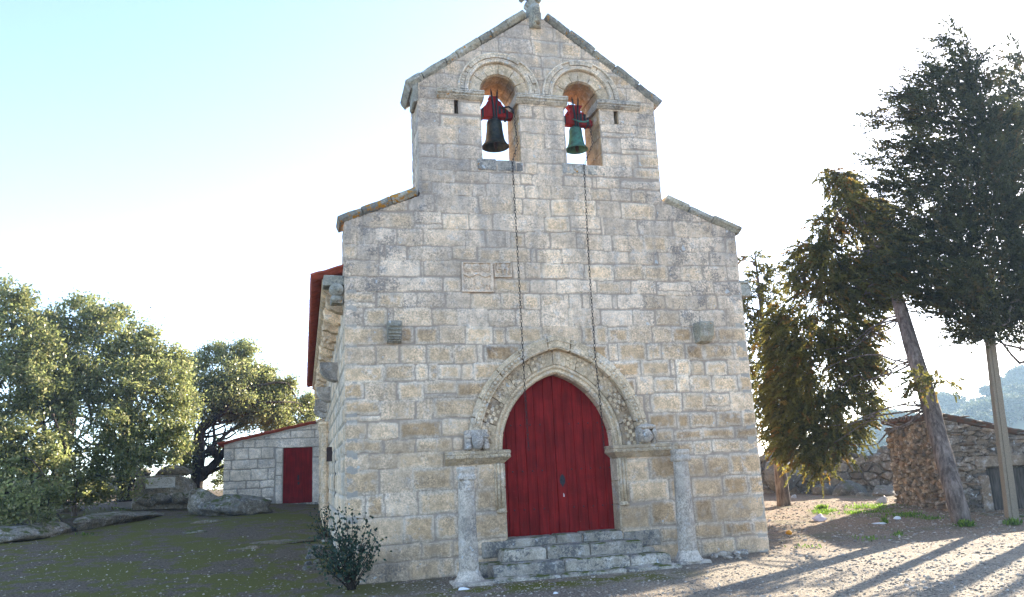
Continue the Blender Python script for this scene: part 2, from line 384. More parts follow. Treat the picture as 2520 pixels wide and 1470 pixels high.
def stones_field(stones, gap=.008, rough=.004, seed=0, deep=.016, warp=.015, rnd=.02, off=.004):
    # stones: rows u0, u1, v0, v1, hue, value
    def f(U, V):
        wu = U+warp*fbm(U/.16, V/.16, s=seed, o=3)*1.6+.012*fbm(U/.6, V/.6, s=seed+4, o=2); wv = V+warp*fbm(U/.16, V/.16, s=seed+50, o=3)*1.6+.016*fbm(U/.7, V/.7, s=seed+9, o=2)
        D = np.full(U.shape, -.03); I = np.zeros(U.shape, int)
        st = U[1, 0]-U[0, 0]; u00, v00 = U[0, 0], V[0, 0]
        r_ = np.random.default_rng(seed+5)
        for i, q in enumerate(stones):
            i0, i1 = max(int((q[0]-u00-.06)/st), 0), max(int((q[1]-u00+.06)/st)+2, 0); j0, j1 = max(int((q[2]-v00-.06)/st), 0), max(int((q[3]-v00+.06)/st)+2, 0)
            a, b = wu[i0:i1, j0:j1], wv[i0:i1, j0:j1]
            if a.size == 0: continue
            cr = min(rnd*r_.uniform(.5, 2.4), .35*min(q[1]-q[0], q[3]-q[2]))
            tl = r_.uniform(-.006, .006, 4)
            dx = np.abs(a-(q[0]+q[1])/2-tl[0]*3*(b-q[2]))-(q[1]-q[0])/2+gap*r_.uniform(.6, 1.6)+cr; dy = np.abs(b-(q[2]+q[3])/2-tl[1]*2*(a-q[0]))-(q[3]-q[2])/2+gap+cr
            d = cr-np.hypot(np.maximum(dx, 0), np.maximum(dy, 0))-np.minimum(np.maximum(dx, dy), 0)
            w = D[i0:i1, j0:j1]; k = d > w; w[k] = d[k]; I[i0:i1, j0:j1][k] = i
        S_ = np.array(stones)
        face = r_.uniform(-off, off, len(S_))[I]
        h = (sst(D, -.004, .022)-1)*deep+face*sst(D, 0, .02)+rough*fbm(U/.09, V/.09, s=seed+7, o=4)*1.5+.006*sst(D, 0, .12)
        B = 1-sst(D, -.002, .010)
        return h, np.stack([S_[I, 4], S_[I, 5], B, sst(D, .0, .13)], -1)
    return f
def voronoi_field(cw, ch, seed=0, deep=.05, jit=.42, gap=.12, hues=(0, 1), bulge=.03):
    def f(U, V):
        a = U/cw+.35*fbm(U/cw/1.7, V/ch/1.7, s=seed, o=3); b = V/ch+.35*fbm(U/cw/1.7, V/ch/1.7, s=seed+3, o=3)
        ci, cj = np.floor(a), np.floor(b); f1 = np.full(U.shape, 9.); f2 = f1.copy(); idd = np.zeros(U.shape)
        for di in (-1, 0, 1):
            for dj in (-1, 0, 1):
                i, j = ci+di, cj+dj
                sx = i+.5+jit*(2*_hash(i, j, i*0, seed)-1)+.5*(j % 2); sy = j+.5+jit*(2*_hash(i, j, i*0+1, seed)-1)
                big = .75+.5*_hash(i, j, i*0+3, seed)
                d = np.hypot((a-sx)*big, (b-sy)); k = d < f1
                f2 = np.where(k, f1, np.minimum(f2, d)); idd = np.where(k, _hash(i, j, i*0+2, seed), idd); f1 = np.where(k, d, f1)
        e = f2-f1
        h = (sst(e, 0, gap*2.2)-1)*deep+(idd-.5)*bulge*2*sst(e, 0, .3)+.012*fbm(U/.06, V/.06, s=seed+1, o=3)
        B = 1-sst(e, .01, gap)
        hue = hues[0]+(hues[1]-hues[0])*((idd*7.31) % 1)
        return h, np.stack([hue, (idd*3.77) % 1, B, np.ones_like(B)], -1)
    return f
def courses(u0, u1, zl, wmin, wmax, seed, hue):
    r_ = np.random.default_rng(seed); out = []
    for a, b in zip(zl[:-1], zl[1:]):
        u = u0-r_.uniform(0, wmax*.6)
        while u < u1:
            w = r_.uniform(wmin, wmax); out.append([max(u, u0-.02), min(u+w, u1+.02), a, b, *hue(u, a, r_)]); u += w
            if u1-u < wmin*.5: out[-1][1] = u1+.02; break
    return [s for s in out if s[1]-s[0] > .06]

# ------------------------------------------------------------------ church
CX = 3.68
church = thing('church', 'pale granite church front with twin bell arches, pointed red doorway and stepped gable', 'church', (3.76, 0, 0))
ZL = [0, .30, .57, 1.0, 1.37, 1.77, 2.02, 2.24, 2.54, 2.89, 3.2, 3.49, 3.82, 4.14, 4.46, 4.74, 5.01, 5.31, 5.58, 5.89, 6.21, 6.55, 6.80, 7.02, 7.25, 7.53, 7.86, 8.13, 8.40]
JT = [[1.01,1.73,5.04,6.18,6.86],
[1.22,1.71,2.13,5.41,6.05,6.64,7.23],
[0.92,1.46,1.82,5.27,5.77,6.09,6.49],
[0.32,0.64,1.16,1.84,2.14,4.9,5.66,6.11,6.7,7.23],
[0.55,1.07,1.78,2.19,5.32,5.88,6.41,6.9],
[0.39,0.87,1.63,5.84,6.22,6.59,7.18],
[0.62,1.16,1.78,1.99,5.46,5.84,6.4,7.07],
[0.34,0.87,1.61,2.11,5.34,5.92,6.18,6.71,7.24],
[0.59,1.16,1.47,2.23,5.31,5.44,6.08,6.53,7.03],
[0.33,0.87,1.32,1.87,5.18,5.53,5.99,6.25,6.72,7.24],
[0.65,1.17,1.4,1.57,1.98,2.18,4.7,5.3,5.89,5.98,6.3,6.58,7.06],
[0.51,0.92,1.38,1.83,2.38,3.05,4.24,4.69,4.87,5.45,5.75,6.2,6.6,7.23],
[0.68,0.92,1.16,1.6,2.07,2.56,2.8,3.46,4.21,4.45,4.71,5.11,5.57,5.97,6.38,6.9],
[0.31,0.82,1.48,1.94,2.48,2.98,3.44,3.98,4.08,4.6,5.22,5.67,6.16,6.56,7.14],
[0.52,0.98,1.21,1.73,2.18,2.7,3.14,3.46,3.99,4.25,4.4,4.94,5.48,5.91,6.32,6.77,6.98],
[0.67,1.7,2.02,2.6,3.27,3.78,4.55,5.02,5.23,5.76,6.47,6.94],
[0.59,1.31,1.37,2.03,2.6,2.95,3.2,3.51,4.05,4.31,4.91,5.51,6.02,6.28,6.73,7.27],
[0.21,0.7,1.08,1.87,2.33,2.77,3.42,3.91,4.45,5.26,5.84,6.16,6.92],
[0.3,0.9,1.37,2.13,2.49,2.96,3.23,3.7,4.22,4.75,4.94,5.57,6.05,6.73,7.3],
[0.32,0.77,1.21,1.73,2.19,2.64,3.6,4.12,4.73,4.79,5.48,6.19,6.51,7.13],
[1.12,1.59,2.04,2.41,3.07,3.22,3.75,4.66,5.15,5.87,6.21],
[1.55,1.89,2.3,2.53,3.03,3.28,3.56,3.78,4.2,4.58,4.97,5.39,5.69],
[1.97,2.59,3.06,3.22,3.43,4.06,4.71,5.19],
[2.26,2.9,3.03,3.3,3.54,4.06,4.24,4.47,5.45],
[1.65,1.78,2.48,3.22,4.11,4.85,5.58],
[2.08,2.49,3.23,3.7,4.13,4.86,5.26],
[1.72,2.5,3.23,3.79,4.14,4.87,5.62],
[1.99,2.1,2.49,3.24,3.51,3.75,4.14,4.84,5.14,5.27]]
def face_hue(x, z, r):
    a = r.uniform(); 
    if z < 2.5:
        k = 1 if x > 4.9 else 0
        h = r.uniform(.32, .64)+.14*k if a < .72 else (r.uniform(.7, 1) if a < .84+.12*k else r.uniform(.15, .35))
        v = r.uniform(.28, .66) + (.08 if x > 4.6 else 0)
    elif z < 3.9:
        h = r.uniform(.25, .65) if a < .84 else r.uniform(.7, .95); v = r.uniform(.42, .75)
    else:
        h = r.uniform(0, .22) if a < .7 else r.uniform(.25, .5); v = r.uniform(.4, .72)
        if 3.0 < x < 4.7: v += .14; h = h*.8+.08
    if z < .5 and x < 2: v -= .16; h *= .8
    return h, v
r_ = np.random.default_rng(4); stones = []
for i, row in enumerate(JT):
    xs = [0-.05]+row+[7.57]
    if ZL[i] > 6.3: xs = [q for q in xs if 1.4 < q < 5.95]; xs = [1.25]+xs+[6.1]
    for a, b in zip(xs[:-1], xs[1:]):
        z0, z1 = ZL[i]+r_.normal(0, .011)*(i > 0), ZL[i+1]+r_.normal(0, .011); q_ = face_hue((a+b)/2, ZL[i], r_)
        a, b = a+r_.normal(0, .008), b+r_.normal(0, .008)
        if b-a > .5 and r_.uniform() < .07: stones.append([a, b, z0+.10, z1, *q_]); stones.append([a, b, z0, z0+.095, *face_hue((a+b)/2, ZL[i], r_)])
        elif b-a > .45 and r_.uniform() < .08: stones.append([a, b-.10, z0, z1, *q_]); stones.append([b-.095, b, z0, z1, *face_hue(b, ZL[i], r_)])
        else: stones.append([a, b, z0, z1, *q_])
for zl, ws in (((8.40, 8.63), 1), ((8.63, 8.93), .5), ((8.93, 9.22), .45), ((9.22, 9.47), .62), ((9.47, 9.8), .55), ((9.8, 10.1), .5), ((10.1, 10.6), .45)):
    u = 1.25
    while u < 6.1:
        w = ws*r_.uniform(.7, 1.3); h, v = face_hue(u, zl[0], r_); stones.append([u, min(u+w, 6.12), zl[0], zl[1], h+(.25 if r_.uniform() < .35 else .05), v]); u += w
def rake(x):          # underside of the gable coping
    return np.where(x < CX, 8.70+(x-1.32)*(10.36-8.70)/(CX-1.32), 10.36-(x-CX)*(10.36-8.68)/(6.02-CX))
def outline_in(x, z):
    sh = np.where(x < 3, 5.98+x*.40, 6.0+(7.52-x)*.40)
    return np.where((x > 1.31) & (x < 6.03), z < rake(x), z < sh)
def parch(x, z, a, h, c, z0):         # inside a pointed arch of half width a, rise h
    R = (a*a+h*h)/(2*a); dx = np.abs(x-c)+(R-a)
    return (z < z0) & (np.abs(x-c) < a) | (z >= z0) & (np.hypot(dx, z-z0) < R)
OPL, OPR = (2.865, .37), (4.495, .36)     # belfry openings: centre, half width
def openings(x, z, grow=0., rings=0.):
    k = (parch(x, z, 1.52, 1.81, 3.68, 1.99) & (z > 1.9)) | ((np.abs(x-3.68) < 1.05) & (z > .5) & (z <= 1.95))
    for c, w in (OPL, OPR):
        k |= (np.abs(x-c) < w+grow) & (z > 7.25) & (z < 8.62)
        k |= (np.hypot(x-c, z-8.62) < w+rings) & (z >= 8.62)
    k |= (np.abs(x-2.04) < .045) & (z > 8.14) & (z < 8.42) | (np.abs(x-5.205) < .045) & (z > 8.13) & (z < 8.42)
    return k
ST = .02
base_f = stones_field(stones, seed=21, gap=.005, rnd=.028, deep=.012)
def fac_h(U, V):
    h, t = base_f(U, V)
    h = h - .05*(1-sst(V, 8.5, 8.7))*0
    # weathered, ragged sill of the openings
    return h, t
sheet('facade_wall', (0, 0, 0), (1, 0, 0), (0, 0, 1), (0, -1, 0), 376, 520, ST, fac_h, lambda u, v: outline_in(u, v) & ~openings(u, v, 0, .12), M_FAC, church, .10)
# --- solid core of the front wall, pierced by the openings
TH = .85; c_ = MB(); jt = (.55, .5, 0, 1)
def arc(c, r, z0, n=16, a0=math.pi, a1=0): return [(c+r*math.cos(a0+(a1-a0)*i/n), z0+r*math.sin(a0+(a1-a0)*i/n)) for i in range(n+1)]
def parc(a, h, c, z0, n=12):          # left springing over the apex to the right springing
    R = (a*a+h*h)/(2*a); th = math.asin(min(1, h/R)); L = []
    for i in range(n+1):
        q = th*i/n; L.append((c+(R-a)-R*math.cos(q), z0+R*math.sin(q)))
    return L+[(2*c-x, z) for x, z in L[-2::-1]]
def core(poly, y0, y1): c_.prism(poly, 'y', y0, y1, jt)
pa = parc(1.02, 1.31, 3.68, 1.99)
core([(.03, 0), (2.66, 0), (2.66, .5)]+[(2.66, 1.99)]+pa[1:len(pa)//2+1]+[(3.68, 5.9), (3.68, 7.22), (1.34, 7.22), (1.34, 6.48), (.03, 5.94)], .2, TH)
core([(3.68, 5.9)]+pa[len(pa)//2:-1]+[(4.70, 1.99), (4.70, 0), (7.49, 0), (7.49, 5.95), (6.0, 6.5), (6.0, 7.22), (3.68, 7.22)], .2, TH)
xa, xb = OPL[0]-OPL[1], OPL[0]+OPL[1]; xc, xd = OPR[0]-OPR[1], OPR[0]+OPR[1]
for a, b in ((1.34, 1.995), (2.085, xa), (xb, xc), (xd, 5.16), (5.25, 6.0)): core([(a, 7.2), (b, 7.2), (b, 8.63), (a, 8.63)], .046, TH-.002)
for a, b in ((1.99, 2.09), (5.155, 5.255)):
    core([(a, 7.2), (b, 7.2), (b, 8.135), (a, 8.135)], .05, TH-.01); core([(a, 8.42), (b, 8.42), (b, 8.63), (a, 8.63)], .05, TH-.01); core([(a, 8.13), (b, 8.13), (b, 8.43), (a, 8.43)], .45, TH-.01)
core([(1.34, 8.62), (xa, 8.62)]+arc(OPL[0], OPL[1], 8.62)[1:-1]+[(xb, 8.62), (xb+.1, 8.62), (xb+.1, 9.75), (1.34, 8.68)], .047, TH)
core([(xb+.1, 8.621), (xc, 8.621)]+arc(OPR[0], OPR[1], 8.621)[1:-1]+[(xd, 8.621), (6.0, 8.621), (6.0, 8.65), (CX, 10.33), (xb+.1, 9.75)], .047, TH)
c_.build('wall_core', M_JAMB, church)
# --- jamb and intrados stones of the two bell openings (joints run through the wall)
for c, w in (OPL, OPR):
    jm = MB()
    for z0, z1 in ((7.25, 7.53), (7.53, 7.86), (7.86, 8.13), (8.13, 8.42)):
        for k in (-1, 1):
            cuts = [.02, random.uniform(.3, .5), TH-.02]
            for y0, y1 in zip(cuts[:-1], cuts[1:]):
                x0 = c+k*w; q = (random.uniform(.35, .9), random.uniform(.3, .8), 0, 1)
                jm.box(min(x0-k*.012, x0+k*.03), max(x0-k*.012, x0+k*.03), y0+.006, y1-.006, z0+.006, z1-.006, q)
    n = 7
    for i in range(n):
        a0, a1 = math.pi*(1-i/n)-.012, math.pi*(1-(i+1)/n)+.012; q = (random.uniform(.4, .95), random.uniform(.3, .7), 0, 1)
        rr = w-.012-random.uniform(0, .008)
        jm.prism(arc(c, rr, 8.62, 5, a0, a1)+arc(c, w+.03, 8.62, 5, a1, a0), 'y', .03, TH-.01, q)
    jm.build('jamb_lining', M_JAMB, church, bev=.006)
# --- sills of the openings
for c, w in (OPL, OPR):
    b = MB(); xs = [c-w-.1, c-.02+random.uniform(-.1, .1), c+w-.1, c+w+.04]
    for i, (a, d) in enumerate(zip(xs[:-1], xs[1:])):
        b.box(a+.005, d-.005, -.012+.004*i, TH-.05, 7.06, 7.275-.02*i+random.uniform(-.01, .015), (random.uniform(0, .3), random.uniform(.2, .6), 0, 1), .008)
    b.build('sill', M_LEDGE, church, bev=.02)
# --- rings of voussoirs
def ring(pin, pout, y0, y1, nv, name, mat, parent, jit=.006, hue=(.1, .6), val=(.4, .8), gap=.005, sub=4, bev=.012):
    # pin, pout: dense outlines of one point count; split into nv stones
    pin = np.array(pin); pout = np.array(pout); n = len(pin)-1; b = MB()
    cut = [0]+[int(round((i+random.uniform(-.18, .18))*n/nv)) for i in range(1, nv)]+[n]
    for a, c in zip(cut[:-1], cut[1:]):
        ii = np.arange(a, c+1); pi_, po = pin[ii].copy(), pout[ii].copy()
        for q in (pi_, po):
            if a: d = q[1]-q[0]; q[0] = q[0]+d/np.linalg.norm(d)*min(gap, .4*np.linalg.norm(d))
            if c < n: d = q[-2]-q[-1]; q[-1] = q[-1]+d/np.linalg.norm(d)*min(gap, .4*np.linalg.norm(d))
        yy = y0+random.uniform(-jit, jit)
        b.prism([tuple(p) for p in pi_]+[tuple(p) for p in po[::-1]], 'y', yy, y1, (random.uniform(*hue), random.uniform(*val), 0, 1))
    return b.build(name, mat, parent, bev=bev)
def semi(c, r, n=48): return arc(c, r, 8.62, n)
def pa_(a, h, n=36): return parc(a, h, 3.68, 1.99, n)
for c, w in (OPL, OPR):
    r1, r2, r3 = w+.005, w+.215, w+.425
    ring(semi(c, r1), semi(c, r2), -.012, .3, 6, 'belfry_arch', M_CARVE, church, .004, (.25, .6), (.45, .8))
    bl = ring(semi(c, r2+.004), semi(c, r3), -.045, .1, 6, 'billet_moulding', M_CARVE, church, .004, (.1, .35), (.5, .85))
    b = MB()
    for i in range(3): b.tube([(x, -.055-.004*i, z) for x, z in semi(c, (r2+.035, r2+.075, r3-.02)[i], 32)], (.028, .018, .022)[i], 6, (.2, .7, 0, 1))
    for i in range(42):
        a = math.pi*(i+.5)/42
        if vnoise(i*.35, c, s=3) < -.25: continue
        rr = r2+.135; b.box(-.024, .024, -.085, -.03, -.034, .034, (.2, .6, 0, 1))
        R3 = np.array([[math.sin(a), 0, math.cos(a)], [0, 1, 0], [-math.cos(a), 0, math.sin(a)]])
        for k in range(8):
            p = R3@np.array(b.v[-8+k]); b.v[-8+k] = (c+rr*math.cos(a)+p[0], p[1], 8.62+rr*math.sin(a)+p[2])
    b.build('billet', M_CARVE, bl, bev=.005)
# --- ledges at the springing of the belfry
def ledge(x0, x1, z0, z1, name='ledge', back=.25):
    b = MB(); q = (random.uniform(.1, .4), .6, 0, 1); h = z1-z0
    prof = [(-.02, z0), (-.075, z0+.25*h), (-.085, z0+.32*h), (-.075, z0+.42*h), (-.11, z0+.5*h), (-.12, z0+.62*h), (-.108, z0+.74*h), (-.125, z0+.8*h), (-.12, z1-.005), (-.02, z1)]
    rings = []
    for i in range(25):
        x = x0+(x1-x0)*i/24
        rings.append([(x+.004*vnoise(i*.9, k, s=2), y+.006*vnoise(i*.5, k*2., s=4), z+.006*vnoise(i*.4, k*1.3, s=6)) for k, (y, z) in enumerate(prof)]+[(x, back, z1), (x, back, z0)])
    b.loft(rings, q); return b.build(name, M_LEDGE, church, bev=.008, seg=1)
ledge(1.67, 2.56, 8.43, 8.595); ledge(3.175, 4.2, 8.43, 8.60, back=.8); ledge(4.80, 5.70, 8.44, 8.595, back=.8)
# --- gable and shoulder coping, each run cut in stones
def coping(x0, z0, x1, z1, n, th, y0, y1, name='coping', mat=None):
    b = MB(); p0, p1 = np.array([x0, z0]), np.array([x1, z1]); d = (p1-p0)/np.linalg.norm(p1-p0); up = np.array([-d[1], d[0]])
    if up[1] < 0: up = -up
    cut = np.linspace(0, np.linalg.norm(p1-p0), n+1); cut[1:-1] += np.random.default_rng(abs(int(x0*100))+n).uniform(-.08, .08, n-1)
    s0 = .03; LL_ = cut[-1]-.03
    b.loft([[(w[0], yy, w[1]) for yy, f in ((y0+.1, .05), (y0+.05, .8), (y1-.05, .8), (y1-.05, .05)) for w in (p0+d*s+up*th*f,)] for s in (s0, LL_)], (.5, .3, .7, 1))
    for a, c in zip(cut[:-1], cut[1:]):
        q = (random.uniform(0, .6), random.uniform(.25, .7), 0, 1); rr = []
        dy, dz = random.uniform(-.012, .012), random.uniform(-.012, .018)
        for i in range(7):
            s = a+.007+(c-a-.014)*i/6
            pr = [(y0+.07, 0), (y0+.02, .3), (y0, .45), (y0, .85), (y0+.03, 1.0), (y1-.03, 1.0), (y1, .8), (y1, 0)]
            L = []
            for k, (yy, f) in enumerate(pr):
                w = p0+d*s+up*(th*f+dz*(f > .2)+.013*float(vnoise(s*5, k*1.7, x0, s=3)))
                L.append((w[0], yy+dy+.014*float(vnoise(s*5, k*2.3, x0+9, s=5)), w[1]))
            rr.append(L)
        b.loft(rr, q)
    return b.build(name, mat or M_COPE, church, bev=.02)
coping(1.19, 8.57, 3.50, 10.29, 7, .15, -.07, TH+.06)
coping(6.13, 8.57, 3.84, 10.28, 5, .15, -.07, TH+.06)
coping(-.08, 5.94, 1.30, 6.52, 3, .145, -.07, .6, mat=M_COPE2); coping(7.61, 5.96, 6.07, 6.58, 3, .145, -.07, .6)
b = MB(); b.prism([(1.335, 8.34), (1.27, 8.30), (1.235, 8.34), (1.245, 8.52), (1.22, 8.62), (1.335, 8.73)], 'y', -.03, .5, (.3, .5, 0, 1)); b.build('kneeler', M_COPE, church, bev=.02)
# --- apex block whose hollow mouth is a ball tinted dark like shade, and the cross
b = MB(); q = (.3, .45, 0, 1)
rr = []
for i in range(9):
    z = 10.04+.46*i/8; bul = .10+.085*math.sin(min(1, i/5)*math.pi/2)
    if i == 8: bul -= .04
    rr.append([(3.655+(.125+.01*(i > 3))*math.cos(a)*(.95 if i < 8 else .8), .02-bul*math.sin(a)*1.25+.01*float(vnoise(i, a, s=4)), z) for a in np.linspace(0, math.pi, 11)]+[(3.53, .3, z), (3.78, .3, z)])
b.loft(rr, q); b.ball((3.68, -.11, 10.11), (.055, .05, .05), (.95, .0, 0, 1))
b.build('apex_block', M_COPE, church, smooth=True)
b = MB(); yc = .22
b.prism([(3.585, 10.40), (3.745, 10.40), (3.74, 10.56), (3.82, 10.62), (3.815, 10.70), (3.745, 10.68), (3.74, 10.92), (3.60, 10.92), (3.595, 10.68), (3.535, 10.71), (3.53, 10.64), (3.59, 10.58)], 'y', yc-.09, yc+.09, (.2, .5, 0, 1))
b.prism([(3.44, 10.78), (3.50, 10.75), (3.56, 10.82), (3.78, 10.82), (3.80, 10.72), (3.86, 10.74), (3.90, 10.84), (3.86, 11.0), (3.74, 10.99), (3.72, 11.14), (3.80, 11.2), (3.76, 11.28), (3.60, 11.28), (3.56, 11.2), (3.62, 11.14), (3.60, 10.99), (3.47, 11.0), (3.42, 10.88)], 'y', yc-.085, yc+.085, (.2, .5, 0, 1))
b.build('cross', M_COPE, church, bev=.025)
# --- portal: archivolts, jamb mouldings, imposts, heads
NP = 48
hood = ring(pa_(1.45, 1.73, NP), pa_(1.66, 1.97, NP), -.10, .1, 11, 'hood_moulding', M_CARVE, church, .008, (.15, .75), (.4, .8), .006, bev=.022)
b = MB(); q = (.35, .55, 0, 1)
R_ = pa_(1.535, 1.83, 240)
for i in range(8, 473, 7):
    if abs(i-240) < 62 or vnoise(i*.11, 1.5, s=9) < -.55: continue
    x, z = R_[i]; b.ball((x, -.104, z), (.034, .032, .034), (.3, random.uniform(.45, .75), 0, 1))
for a, h in ((1.585, 1.885), (1.475, 1.765)): b.tube([(x, -.10, z) for x, z in pa_(a, h, 40)[6:-6]], .013, 6, q)
b.build('bead', M_CARVE, hood, smooth=True)
chk = ring(pa_(1.18, 1.47, NP), pa_(1.45, 1.73, NP), +.03, .3, 10, 'checker_band', M_CARVE, church, .004, (.45, .85), (.25, .5), bev=.01)
b = MB(); nb = 66
for k in range(4):
    A = pa_(1.20+.058*k, 1.49+.055*k, nb//2); B_ = pa_(1.20+.058*(k+1), 1.49+.055*(k+1), nb//2)
    for i in range(len(A)-1):
        if (i+k) % 2 or vnoise(i*.33, k*.5, s=12) < -.38 or abs(i-nb/2+.5) < 3: continue
        b.prism([A[i], A[i+1], B_[i+1], B_[i]], 'y', +.010, .04, (random.uniform(.4, .7), random.uniform(.55, .75), 0, 1))
b.build('checker_billet', M_CARVE, chk, bev=.007, seg=1)
inn = ring(pa_(1.015, 1.305, NP), pa_(1.18, 1.47, NP), .10, .42, 10, 'inner_moulding', M_CARVE, church, .004, (.3, .7), (.4, .7), bev=.02)
b = MB()
for a, h, y, r in ((1.15, 1.44, .075, .036), (1.065, 1.355, .095, .034), (1.108, 1.398, .095, .018)):
    b.tube([(x, y, z) for x, z in pa_(a, h, 40)], r, 8, (.45, .55, 0, 1))
b.build('roll', M_CARVE, inn, smooth=True)
for k, (x0, x1, xr) in enumerate(((1.63, 2.75, 1), (4.60, 5.84, 0))):
    b = MB(); q = (.62, .36, 0, 1)
    i0, i1 = (0, .10) if k == 0 else (.10, 0)
    def rect(a0, a1, y, z, n=14): 
        L = [(x0+a0+(x1-x0-a0-a1)*i/n, y+.006*float(vnoise(i*.8, z*9, k, s=2)), z+.005*float(vnoise(i*.6, y*30, s=k))) for i in range(n+1)]
        return L+[(x1-a1, .33, z), (x0+a0, .33, z)]
    b.loft([rect(i0+.03*(k == 0), i1+.03*(k == 1), -.02, 1.775), rect(i0*.9, i1*.9, -.035, 1.79), rect(.0, .0, -.125, 1.872), rect(0, 0, -.135, 1.876), rect(.01, .01, -.125, 1.935), rect(0, 0, -.137, 1.942), rect(.0, .0, -.135, 1.985), rect(.02, .02, -.12, 1.995)], q)
    im = b.build('impost', M_CARVE, church, bev=.006, seg=1)
    b = MB(); n = int((x1-x0)/.098)
    for i in range(n): b.ball((x0+.05+i*(x1-x0-.1)/(n-1), -.127, 1.905), (.026, .022, .026), (.5, random.uniform(.3, .6), 0, 1))
    b.build('bead', M_CARVE, im, smooth=True)
for k, s in ((0, 1), (1, -1)):        # shafts cut on the edge of the jambs
    b = MB(); xj = 2.64 if k == 0 else 4.72; q = (.45, .5, 0, 1)
    for dx, r in ((.03, .03), (.095, .026), (.15, .018)):
        b.tube([(xj-s*dx, -.002, 1.02 if dx < .16 else 1.2), (xj-s*dx, -.002, 1.4), (xj-s*dx, -.002, 1.775)], r, 8, q)
    b.lathe((xj-s*.06, -.0, .96), [(.085, 0), (.095, .02), (.07, .05), (.06, .07)], 12, q)
    b.build('jamb_moulding', M_CARVE, church, smooth=True)
for k, xj in ((0, 2.645), (1, 4.715)):
    b = MB()
    for z0, z1 in ((.52, .98), (.98, 1.38), (1.38, 1.775)):
        b.box(xj-.02, xj+.02, .0, .40, z0+.005, z1-.005, (random.uniform(.3, .8), random.uniform(.3, .7), 0, 1), .004)
    b.build('door_jamb', M_CARVE, church, bev=.012)
# carved heads over the imposts
b = MB(); q = (.05, .75, 0, 1); hx, hz, hy = 2.175, 2.0, -.135
b.box(hx-.185, hx+.185, hy-.01, .1, hz+.215, hz+.335, q, .008)
b.box(hx-.20, hx-.15, hy+.06, .1, hz+.02, hz+.33, q, .006)
b.loft([[(hx+w*math.cos(a), hy-.01-d*math.sin(a)-f, z) for a in np.linspace(-.3, math.pi+.3, 12)] for w, d, f, z in ((.035, .05, .03, hz+.015), (.07, .07, .035, hz+.05), (.095, .085, .03, hz+.12), (.10, .08, .02, hz+.18), (.095, .06, .0, hz+.235))], q)
b.loft([[(hx+w, hy-.075-d, z), (hx, hy-.125-d*1.4, z), (hx-w, hy-.075-d, z), (hx, hy-.04, z)] for w, d, z in ((.022, .018, hz+.105), (.014, .008, hz+.15), (.008, -.01, hz+.19))], q)
for s in (-1, 1):
    b.ball((hx+s*.04, hy-.095, hz+.175), (.018, .012, .01), q)
    b.lathe((hx+s*.15, hy+.02, hz+.01), [(.03, 0), (.06, .02), (.065, .06), (.048, .12), (.045, .2), (.055, .23)], 12, q); b.ball((hx+s*.155, hy-.01, hz+.235), (.05, .055, .045), q)
b.box(hx-.03, hx+.03, hy-.118, hy-.09, hz+.078, hz+.084, (.8, .1, 0, 1))
b.build('carved_head', M_COLUMN, church, bev=.015)
b = MB(); hx = 5.275
b.box(hx-.17, hx+.17, -.06, .1, hz, hz+.33, q, .01)
b.ball((hx, -.10, hz+.30), (.18, .10, .05), q, 14, 8); b.ball((hx-.03, -.14, hz+.14), (.10, .09, .13), q, 12, 8)
for s, w in ((-1, .06), (1, .045)): b.tube([(hx+s*.15, -.05, hz+.29), (hx+s*.12, -.15, hz+.2), (hx+s*.14, -.12, hz+.08), (hx+s*.08, -.08, hz+.02)], [w*.8, w, w*.8, w*.5], 8, q)
b.ball((hx+.02, -.2, hz+.16), (.03, .03, .04), q)
b.build('carved_head', M_COLUMN, church, smooth=True)
# corbels on the front
b = MB(); q = (.3, .45, 0, 1)
b.loft([[(x, -.02-.22*math.cos(t)*(1-.12*k), 4.20-.35*math.sin(t)) for t in np.linspace(0, math.pi/2, 9)]+[(x, .05, 3.84), (x, .05, 4.2)] for k, x in ((.6, .70), (0, .74), (0, .90), (.6, .94))], q)
for i in range(7):
    t = .25+i*.19; b.tube([(.72, -.03-.215*math.cos(t), 4.20-.345*math.sin(t)), (.92, -.03-.215*math.cos(t), 4.20-.345*math.sin(t))], .017, 6, q)
b.build('corbel', M_COPE, church, bev=.02)
b = MB(); q = (.4, .55, 0, 1)
b.loft([[(x, -.02-.26*f, z) for x in np.linspace(6.42+.03*e, 6.72-.03*e, 7)]+[(6.72-.03*e, .05, z), (6.42+.03*e, .05, z)] for f, z, e in ((.15, 3.80, 1.2), (.55, 3.83, .6), (.85, 3.92, .2), (1, 4.05, 0), (1, 4.15, 0), (.95, 4.19, .3))], q)
b.build('corbel', M_COPE, church, bev=.025)
b = MB(); b.box(7.45, 7.74, .02, .42, 4.73, 5.0, (.1, .5, 0, 1), .015); b.box(7.48, 7.72, .0, .40, 4.98, 5.05, (.1, .5, 0, 1), .01); b.build('kneeler', M_COPE, church, bev=.02)
b = MB(); q = (.3, .4, 0, 1); b.box(-.34, .03, .06, .45, 4.86, 5.04, q, .015); b.ball((-.13, .05, 4.78), (.13, .10, .12), q, 10, 8); b.ball((-.10, -.03, 4.77), (.05, .06, .05), q); b.box(-.22, -.02, .02, .3, 4.55, 4.68, q, .015); b.ball((-.14, .03, 4.62), (.1, .07, .06), q)
b.build('kneeler', M_COPE, church, bev=.02)
